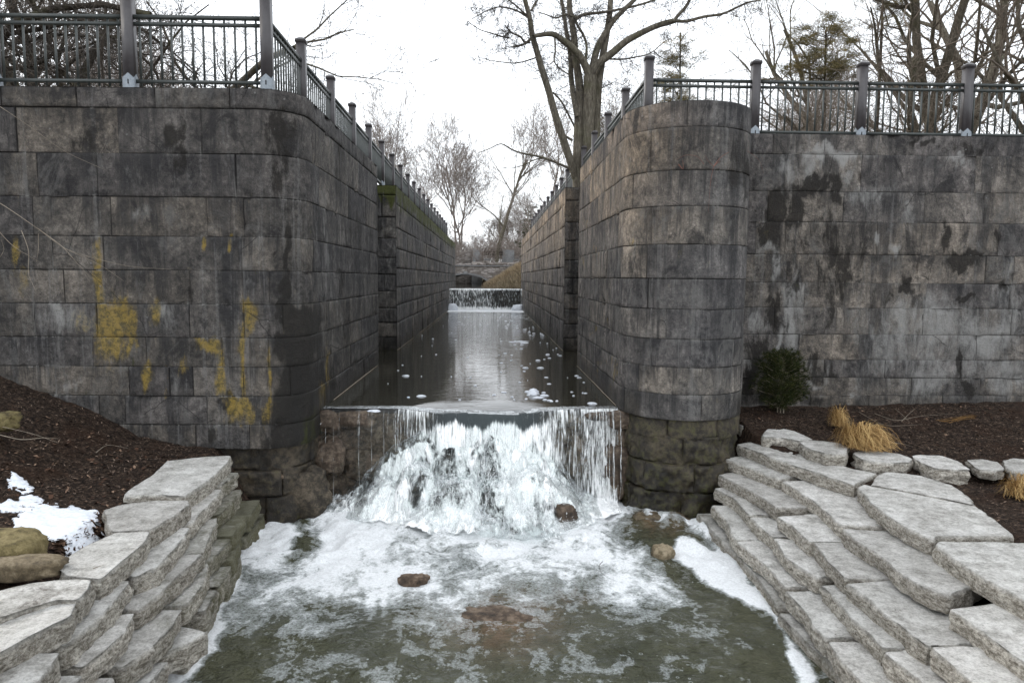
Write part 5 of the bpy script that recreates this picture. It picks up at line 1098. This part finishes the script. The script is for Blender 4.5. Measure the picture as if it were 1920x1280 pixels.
# the big multi-stemmed tree behind the right canal wall, traced limb by limb
def big_tree():
    Y0 = 19.5; px = lambda a, b: (640 + a / 3, b / 3); px2 = lambda a, b: (840 + a / 3, b / 3)
    t0 = thing('bare_tree', 'large grey bare tree with several stems above the right canal wall', 'tree', (at(1090, 300, y=Y0)[0], Y0, EZ)); org = np.array(t0.location)
    S = []
    def stem(pts, w0, w1, dy=0, f=px2, y=Y0, ext=None):
        P = [Vector(tuple(at(*f(a, b), y=y + dy * i / max(1, len(pts) - 1)))) for i, (a, b) in enumerate(pts)]
        if ext: 
            d = (P[-1] - P[-2]).normalized(); rg = random.Random(len(S))
            for k in range(5): d = (d + Vector((rg.gauss(0, .15), rg.gauss(0, .15), .1))).normalized(); P.append(P[-1] + d * ext / 5)
        Q = []
        for i in range(len(P) - 1):
            for k in range(3): Q.append(P[i].lerp(P[i + 1], k / 3))
        Q.append(P[-1])
        for _ in range(2): Q = [Q[0]] + [(Q[i - 1] + Q[i] * 2 + Q[i + 1]) / 4 for i in range(1, len(Q) - 1)] + [Q[-1]]
        k_ = Y0 / 1330 / 3 / 2
        w1e = w1 * (.35 if ext else 1)
        S.append((Q, list(np.linspace(w0 * k_, w1e * k_, len(Q))), 0)); return Q
    stem([(730, 1060), (730, 850), (735, 700), (745, 560), (735, 420), (712, 320), (712, 200), (690, 100), (680, 0)], 60, 28, .3, ext=4)
    stem([(720, 1000), (700, 940), (640, 760), (600, 640), (570, 520), (530, 400), (500, 290), (470, 190), (462, 100), (430, 0)], 48, 32, -.6, ext=3)
    stem([(780, 1040), (785, 850), (790, 650), (800, 520), (800, 430)], 66, 76, 0)
    stem([(800, 450), (775, 370), (740, 310), (690, 260), (640, 225), (605, 195), (560, 190), (510, 200), (480, 205)], 46, 20, -.8)
    stem([(800, 450), (815, 380), (825, 320), (850, 240), (885, 190), (925, 120), (985, 60), (1050, 0)], 44, 24, .4, ext=3)
    stem([(810, 430), (850, 350), (920, 305), (1000, 230), (1080, 190), (1160, 150), (1240, 125), (1280, 118)], 46, 26, -.5)
    stem([(1270, 120), (1300, 80), (1340, 40), (1360, 0)], 22, 16, 0, ext=2)
    stem([(1280, 118), (1340, 125), (1440, 92), (1540, 85), (1620, 45), (1700, 8), (1760, 5)], 20, 8, -.4)
    stem([(830, 1040), (830, 850), (835, 650), (845, 480), (860, 380), (875, 290), (895, 180), (910, 80), (915, 0)], 52, 46, .5, ext=5)
    stem([(728, 660), (705, 540), (690, 420), (690, 300), (668, 200), (655, 100), (640, 0)], 34, 24, 1.0, ext=4)
    stem([(770, 370), (785, 260), (765, 200), (725, 140), (715, 110)], 16, 14, .2)
    stem([(715, 110), (760, 80), (850, 75), (940, 60), (1060, 35), (1170, 0)], 20, 10, .6, ext=2)
    stem([(720, 100), (660, 75), (610, 110), (560, 85), (510, 70)], 14, 5, -.5)
    stem([(480, 205), (440, 245), (390, 262), (360, 265)], 18, 8, -.2)
    stem([(460, 240), (425, 240), (412, 205), (360, 190), (340, 165), (320, 145)], 14, 7, -.3)
    stem([(320, 225), (325, 190), (345, 185)], 8, 8, -.3)
    stem([(345, 215), (300, 208), (240, 185), (180, 172), (110, 120)], 9, 4, -.4)
    stem([(450, 100), (400, 65), (330, 42), (270, 38), (200, 70), (130, 110)], 12, 4, -.6)
    stem([(450, 95), (380, 30), (340, 0)], 10, 6, -.6, ext=1)
    stem([(470, 60), (490, 20), (505, 0)], 14, 10, .4, ext=1.5)
    stem([(495, 325), (420, 350), (370, 358), (300, 350), (230, 340), (170, 320)], 9, 3, -.5)
    stem([(600, 210), (605, 300), (590, 345), (630, 390), (690, 425)], 11, 6, -.2)
    stem([(600, 340), (560, 375), (545, 350)], 7, 3, -.2)
    stem([(590, 520), (640, 570), (680, 650), (715, 720)], 11, 12, .2)
    stem([(700, 790), (655, 762), (630, 745)], 16, 12, .1)
    stem([(870, 330), (980, 338), (1060, 322), (1140, 305), (1200, 250), (1240, 220)], 11, 4, .2)
    stem([(1160, 290), (1200, 325), (1260, 350)], 8, 4, .2)
    stem([(855, 500), (920, 470), (990, 430)], 6, 2, .2)
    stem([(690, 950), (600, 910), (520, 880), (420, 865), (350, 840), (300, 800), (240, 835), (170, 860)], 16, 4, -.5)
    stem([(660, 940), (560, 890), (500, 890), (430, 930), (350, 950), (300, 940)], 10, 3, .5)
    tubes('trunk', S, 'bark', t0, org)
    rg = random.Random(77); tw = []
    for (Q, R, l) in S:
        L = sum((Q[i + 1] - Q[i]).length for i in range(len(Q) - 1)); thin = R[0] < .085
        nt2 = int(L * (9 if thin else 2.2)) + 2
        for k in range(nt2):
            i = rg.randrange(len(Q) // 3 if not thin else 0, len(Q) - 1); 
            if Q[i].z < 7.6: continue
            b = (Q[i + 1] - Q[i]).normalized(); grow(Q[i].lerp(Q[i + 1], rg.random()), rot(b, math.radians(rg.uniform(35, 85)), rg), rg.uniform(.25, .75) * (1 if thin else 1.4), min(R[i] * .4, .011), 2, dict(lv=4, kids=[0, 0, 4, 3], crook=.3, up=.0, ang=(30, 75)), rg, tw)
    tubes('crown', tw, 'twig_dark', t0, org, .004)
big_tree()
# trees behind the left railing
PL = dict(kids=[9, 7, 5, 4], up=.04, crook=.2, ang=(30, 75), t0=.12)
bare_tree(-10.6, 17.5, EZ, 13, 21, 'tall bare tree with a thick olive trunk behind the left railing', PL, r0=.20)
bare_tree(-8.3, 15.5, EZ, 7.5, 22, 'dark crooked bare tree behind the second bay of the left railing', dict(PL, crook=.3, up=-.02, ang=(40, 85)), 'bark_dark', 'twig_dark', r0=.12, lean=(-.35, 0))
bare_tree(-12.0, 16.0, EZ, 9, 23, 'dense twiggy tree filling the left corner behind the railing', dict(PL, crook=.26, up=0, ang=(40, 85)), 'bark_dark', 'twig_dark', r0=.13, lean=(.2, 0))
bare_tree(-12.5, 20.0, EZ, 12, 24, 'tall bare tree at the far left edge', PL, 'bark_dark', 'twig', r0=.17, lean=(.1, 0))
bare_tree(-9.6, 21.0, EZ, 11, 25, 'bare tree behind the first tall left post', PL, 'bark', 'twig_dark', r0=.14, lean=(.1, 0))
bare_tree(-6.9, 19.0, EZ, 4.2, 26, 'slim young tree left of the corner post', dict(kids=[6, 4, 3, 2], up=.12, crook=.1), 'bark', 'twig', r0=.045, lean=(.1, 0))
bare_tree(-3.9, 22.0, EZ, 2.9, 27, 'thin sprout of bare twigs rising behind the left canal railing', dict(lv=2, kids=[4, 3, 2, 2], up=.1, crook=.1), 'drytwig', 'drytwig', r0=.02, minr=.003, lean=(.3, 0))
bare_tree(-3.7, 17.0, EZ, 2.2, 28, 'small bare sprig above the middle of the left canal railing', dict(lv=2, kids=[3, 3, 2, 2], up=.1, crook=.1), 'drytwig', 'drytwig', r0=.015, minr=.0025)
# right-hand trees
PR = dict(kids=[8, 6, 4, 3], up=.07, crook=.17, ang=(25, 60), t0=.15)
bare_tree(16.0, 25.5, EZ, 13, 31, 'thick forked bare tree behind the third right post', PR, r0=.22, stems=3)
bare_tree(17.6, 22.5, EZ, 13, 32, 'massive bare tree with spreading limbs at the right edge', PR, r0=.25, stems=2, lean=(.1, 0))
bare_tree(12.5, 28.0, EZ, 12, 33, 'tall slender bare tree behind the middle of the right railing', PR, r0=.15)
bare_tree(13.9, 30.0, EZ, 12, 34, 'leaning slender bare tree right of the pine', PR, r0=.14, lean=(.12, 0))
bare_tree(14.5, 24.0, EZ, 8, 35, 'crooked bare tree with olive bark behind the right railing', dict(PR, crook=.28), r0=.16, lean=(-.2, 0))
bare_tree(11.0, 26.0, EZ, 6.5, 36, 'twiggy small tree left of the second right post', dict(PR, crook=.22), r0=.09)
bare_tree(19.5, 29.0, EZ, 14, 37, 'tall bare tree just outside the right edge', PR, r0=.25)
# needle-leaved trees
def conifer(x, y, zb, H, seed, label, clumps, R, mat='pineneedle', z0=.3, trunk=.09, rag=0):
    t0 = thing('pine_tree', label, 'pine tree', (x, y, zb)); rg = random.Random(seed); mb = MB(); tube_pts(mb, [(0, 0, -.2), (.05, 0, H * .5), (0, 0, H)], [trunk, trunk * .7, .02], 8)
    nb_V, nb_t = [], []; r = np.random.default_rng(seed)
    for i in range(clumps):
        z = H * rg.uniform(z0, 1); rad = R * (1.05 - ((z / H - z0) / (1 - z0)) * .85 * (1 - rag)) * rg.uniform(.35, 1); a = rg.uniform(0, 6.28); tip = np.array([math.cos(a) * rad, math.sin(a) * rad, z + rg.uniform(-.1, .25)])
        tube_pts(mb, [(0, 0, z - .25), tip * [.5, .5, 1] - [0, 0, .15], tip], [.012, .009, .005], 4)
        for q in range(rg.randint(2, 5)):
            c = tip * [rg.uniform(.6, 1.05), rg.uniform(.6, 1.05), 1] + r.normal(0, .17, 3) * [1.3, 1.3, .35]; n = 120
            d = r.normal(0, 1, (n, 3)) * [1, 1, .6]; d /= np.linalg.norm(d, axis=1)[:, None]; st = c + r.normal(0, .07, (n, 3)) * [1.4, 1.4, .5]; e = st + d * r.uniform(.05, .12, n)[:, None]; s = np.cross(d, r.normal(0, 1, (n, 3))); s /= np.linalg.norm(s, axis=1)[:, None]
            nb_V.append(np.stack([st - s * .006, st + s * .006, e], 1).reshape(-1, 3)); nb_t.append(np.repeat(np.clip(rg.random() * .6 + r.random(n) * .4, 0, 1), 3))
    mb.build('trunk', M['bark_dark'], t0, True); V = np.concatenate(nb_V); mobj('crown', V, np.arange(len(V)).reshape(-1, 3), M[mat], t0, dict(tint=np.concatenate(nb_t)), False); return t0
conifer(10.4, 22.5, EZ, 5.5, 1, 'brownish green pine with a ragged crown behind the right railing', 60, 1.25, z0=.70, rag=.9)
conifer(13.2, 24.5, EZ, 9, 2, 'tall pine with clumps of needles along a bare trunk, behind the right railing', 30, 1.3, z0=.6, trunk=.08, rag=.7)
conifer(4.8, 18.5, EZ, 3.9, 3, 'thin small pine seen between big tree and right bastion', 26, .75, z0=.45, trunk=.03, rag=.6)
# far wood beyond the lock
def hz(u, v, y): return at(u, v, y=y)
PF = dict(kids=[12, 6, 5, 3], up=.10, crook=.10, ang=(20, 50), t0=.25)
T = []
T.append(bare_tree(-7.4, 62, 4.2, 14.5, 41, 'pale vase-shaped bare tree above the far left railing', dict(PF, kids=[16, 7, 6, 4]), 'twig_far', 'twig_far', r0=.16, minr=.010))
T.append(bare_tree(.6, 70, 4.4, 15.5, 42, 'slender bare tree rising right of mid canal beyond the bridge', PF, 'bark', 'twig_far', r0=.20, minr=.010))
T.append(bare_tree(5.9, 46, EZ, 11.0, 43, 'crooked bare tree left of the big tree, over the right railing', dict(PF, crook=.2, kids=[10, 6, 5, 4]), 'bark', 'twig', r0=.17, minr=.008, lean=(-.05, 0)))
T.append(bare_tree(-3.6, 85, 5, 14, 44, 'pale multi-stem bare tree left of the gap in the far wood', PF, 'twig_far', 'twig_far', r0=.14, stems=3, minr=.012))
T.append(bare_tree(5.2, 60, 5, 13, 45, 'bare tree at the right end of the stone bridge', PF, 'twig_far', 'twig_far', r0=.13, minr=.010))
T.append(bare_tree(8.5, 52, 5, 14, 46, 'leaning bare tree behind the right canal railing', dict(PF, crook=.16), 'bark', 'twig', r0=.2, minr=.009, lean=(.25, 0)))
T.append(bare_tree(2.8, 49.5, 4.0, 6.5, 47, 'thin bare sapling at the far right end of the lock', dict(PF, lv=3), 'twig_far', 'twig_far', r0=.06, minr=.006))
rg = random.Random(12)
kinds = ['slim pale bare tree', 'broad bare tree', 'crooked bare tree', 'multi-stem bare tree', 'short twiggy bare tree']
where = ['far left of the canal axis', 'left of the canal axis', 'near the canal axis', 'right of the canal axis', 'far right of the canal axis']
for i in range(30):
    k = rg.randrange(5); y = rg.uniform(82, 150); x = -.02 * y + rg.uniform(-.22, .30) * y; s = rg.uniform(.5, .78) * (1 if y < 110 else 1.1)
    copy_tree(T[k], (x, y, 4.6), rg.uniform(0, 6.28), s, 'bare grey tree standing in the far wood beyond the stone bridge', 'bare trees of the far wood')
for i in range(6):      # second rank: behind the left and right embankments
    k = rg.randrange(5); s_ = rg.choice((-1, 1)); y = rg.uniform(34, 70); x = s_ * rg.uniform(.38, .75) * y
    copy_tree(T[k], (x, y, EZ - .2), rg.uniform(0, 6.28), rg.uniform(.7, 1.0), f'bare tree of the wood behind the {"left" if s_ < 0 else "right"} railing', f'bare trees behind the {"left" if s_ < 0 else "right"} railing')
conifer(3.6, 64, 4.4, 5.0, 5, 'dark green evergreen right of the bridge', 60, 2.0, 'needle', z0=.1, trunk=.1)
def thicket(name, x0, x1, y0, y1, zb, H, n, mat, label, seed, minr=.006):
    rg = random.Random(seed); out = []
    for i in range(n):
        p = Vector((rg.uniform(x0, x1), rg.uniform(y0, y1), zb)); grow(p, Vector((rg.gauss(0, .25), rg.gauss(0, .2), 1)).normalized(), H * rg.uniform(.5, 1), .02, 2, dict(lv=4, kids=[0, 0, 7, 5], crook=.2, up=.03, ang=(20, 60)), rg, out)
    o = tubes(name, out, mat, None, np.zeros(3), minr); tag(o, label, 'brush', kind='stuff')
thicket('brush_thicket', 8.5, 24, 19, 30, EZ, 4.4, 130, 'twig', 'tangled brown brush behind the right railing', 1, .005)
thicket('brush_thicket', -17, -7.2, 15, 24, EZ, 3.6, 60, 'twig_dark', 'tangled dark brush behind the left railing', 2, .004)
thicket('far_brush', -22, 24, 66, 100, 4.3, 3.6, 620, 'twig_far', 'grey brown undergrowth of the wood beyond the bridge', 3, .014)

# ------------------------------------------------------------------ stone bridge and old piers beyond
BY = 56.5
bx = lambda u: at(u, 500, y=BY)[0]
bz = lambda v, y=BY: at(918, v, y=y)[2]
br_ = thing('stone_bridge', 'low stone arch bridge with a keystone beyond the far waterfall', 'bridge')
cx, hw, zs_, zc_ = bx(873), 1.75, bz(534), bz(515)
N = 24; a = np.linspace(math.pi, 0, N + 1)
arch = [(cx + hw * math.cos(t), zs_ + (zc_ - zs_) * math.sin(t)) for t in a]
x0, x1 = bx(700), bx(1150); zt = bz(499.5)
mb = MB(); y0, y1 = BY, BY + 9  # extra unseen depth added to the bridge to darken its vault
def strip(P0, P1, ya, yb=None):
    V = [(p[0], ya, p[1]) for p in P0] + [(p[0], ya if yb is None else yb, p[1]) for p in P1]; n = len(P0); mb.add(V, np.array([[i, i + 1, n + i + 1, n + i] for i in range(n - 1)]))
topl = [(x, zt + (x - cx) * 0 ) for x, _ in arch]
for yy_ in (y0, y1): strip(arch, topl, yy_); strip([(x0, 1.5), (arch[0][0], 1.5)], [(x0, zt), (arch[0][0], zt)], yy_); strip([(arch[-1][0], 1.5), (x1, 1.5)], [(arch[-1][0], zt), (x1, zt)], yy_)
strip(arch, arch, y0, y1); strip([(x0, zt), (x1, zt)], [(x0, zt), (x1, zt)], y0, y1)
mb.build('spandrel_wall', M['rubble'], br_)
mb = MB()
ao = [(cx + (hw + .14) * math.cos(t), zs_ + (zc_ - zs_ + .13) * math.sin(t)) for t in a]
for P0, P1, ya, yb in ((arch, ao, y0 - .06, None), (ao, ao, y0 - .06, y0), (arch, arch, y0 - .06, y0)): strip(P0, P1, ya, yb)
mb.build('arch_ring', M['concrete'], br_)
mb = MB(); mb.box(cx - .16, cx + .16, y0 - .12, y0, zc_ - .06, zc_ + .24); mb.build('keystone', M['concrete'], br_)
mb = MB(); mb.box(x0, x1, y0 - .07, y0 + .3, zt, zt + .07); mb.build('string_course', M['concrete'], br_)
mb = MB(); mb.box(x0, bx(885), y0 + .02, y0 + .35, zt + .07, zt + .22); mb.box(bx(885), x1, y0 + .02, y0 + .35, zt + .07, zt + .34); mb.build('parapet', M['rubble'], br_)
for ua in (913, 968):
    mb = MB(); mb.box(bx(ua) - .22, bx(ua) + .22, y0 - .04, y0 + .42, zt + .06, zt + .50); pp = mb.build('parapet_pier', M['rubble'], br_)
    m2 = MB(); m2.box(bx(ua) - .26, bx(ua) + .26, y0 - .08, y0 + .46, zt + .50, zt + .58); m2.build('pier_cap', M['concrete'], pp)
PY = 72; qx = lambda u: at(u, 480, y=PY)[0]; qz = lambda v: at(918, v, y=PY)[2]
pb = thing('footbridge', 'old dark beam bridge on grey concrete piers behind the stone bridge', 'bridge')
for ua, ub in ((884, 905), (940, 966)):
    mb = MB(); V = [(qx(ua), PY, 2.5), (qx(ub) , PY, 2.5), (qx(ub) - .1, PY, qz(469)), (qx(ua) + .15, PY, qz(467)), (qx(ua), PY + 3, 2.5), (qx(ub), PY + 3, 2.5), (qx(ub) - .1, PY + 3, qz(469)), (qx(ua) + .15, PY + 3, qz(467))]
    mb.add(V, np.array([[0, 1, 2, 3], [4, 7, 6, 5], [0, 4, 5, 1], [1, 5, 6, 2], [2, 6, 7, 3], [3, 7, 4, 0]])); mb.build('pier', M['concrete'], pb)
mb = MB(); mb.box(qx(903), qx(944), PY + .3, PY + 1.2, qz(478), qz(470)); 
for i in range(7): mb.box(qx(903 + 6 * i), qx(903 + 6 * i) + .08, PY + .3, PY + .4, qz(470), qz(464))
mb.build('beam', M['beam'], pb)
mb = MB(); mb.box(qx(780), qx(884), PY + .5, PY + 1.5, 2.5, qz(468.5)); mb.build('abutment', M['rubble'], pb)
mb = MB(); mb.box(qx(966), qx(1080), PY + .5, PY + 1.5, 2.5, qz(480)); mb.build('abutment', M['rubble'], pb)
# dried grass on the bank right of the upper canal
r = np.random.default_rng(8); n = 16000
x = r.uniform(-.5, 7, n); y = r.uniform(44.5, 56.3, n); z = far_z(x, y)
d = r.normal(0, 1, (n, 3)) * [.5, .3, .3] + [-.25, -.1, .8]; d /= np.linalg.norm(d, axis=1)[:, None]; L = r.uniform(.15, .5, n)
C = np.stack([x, y, z - .03], 1); s = np.stack([np.ones(n), np.zeros(n), np.zeros(n)], 1) * .016
V = np.stack([C - s, C + s, C + d * L[:, None]], 1).reshape(-1, 3)
o = mobj('bank_grass', V, np.arange(3 * n).reshape(-1, 3), M['drygrass'], None, dict(tint=np.repeat(r.random(n), 3)), False); tag(o, 'dried tan grass on the bank right of the upper canal', 'dry grass', kind='stuff')
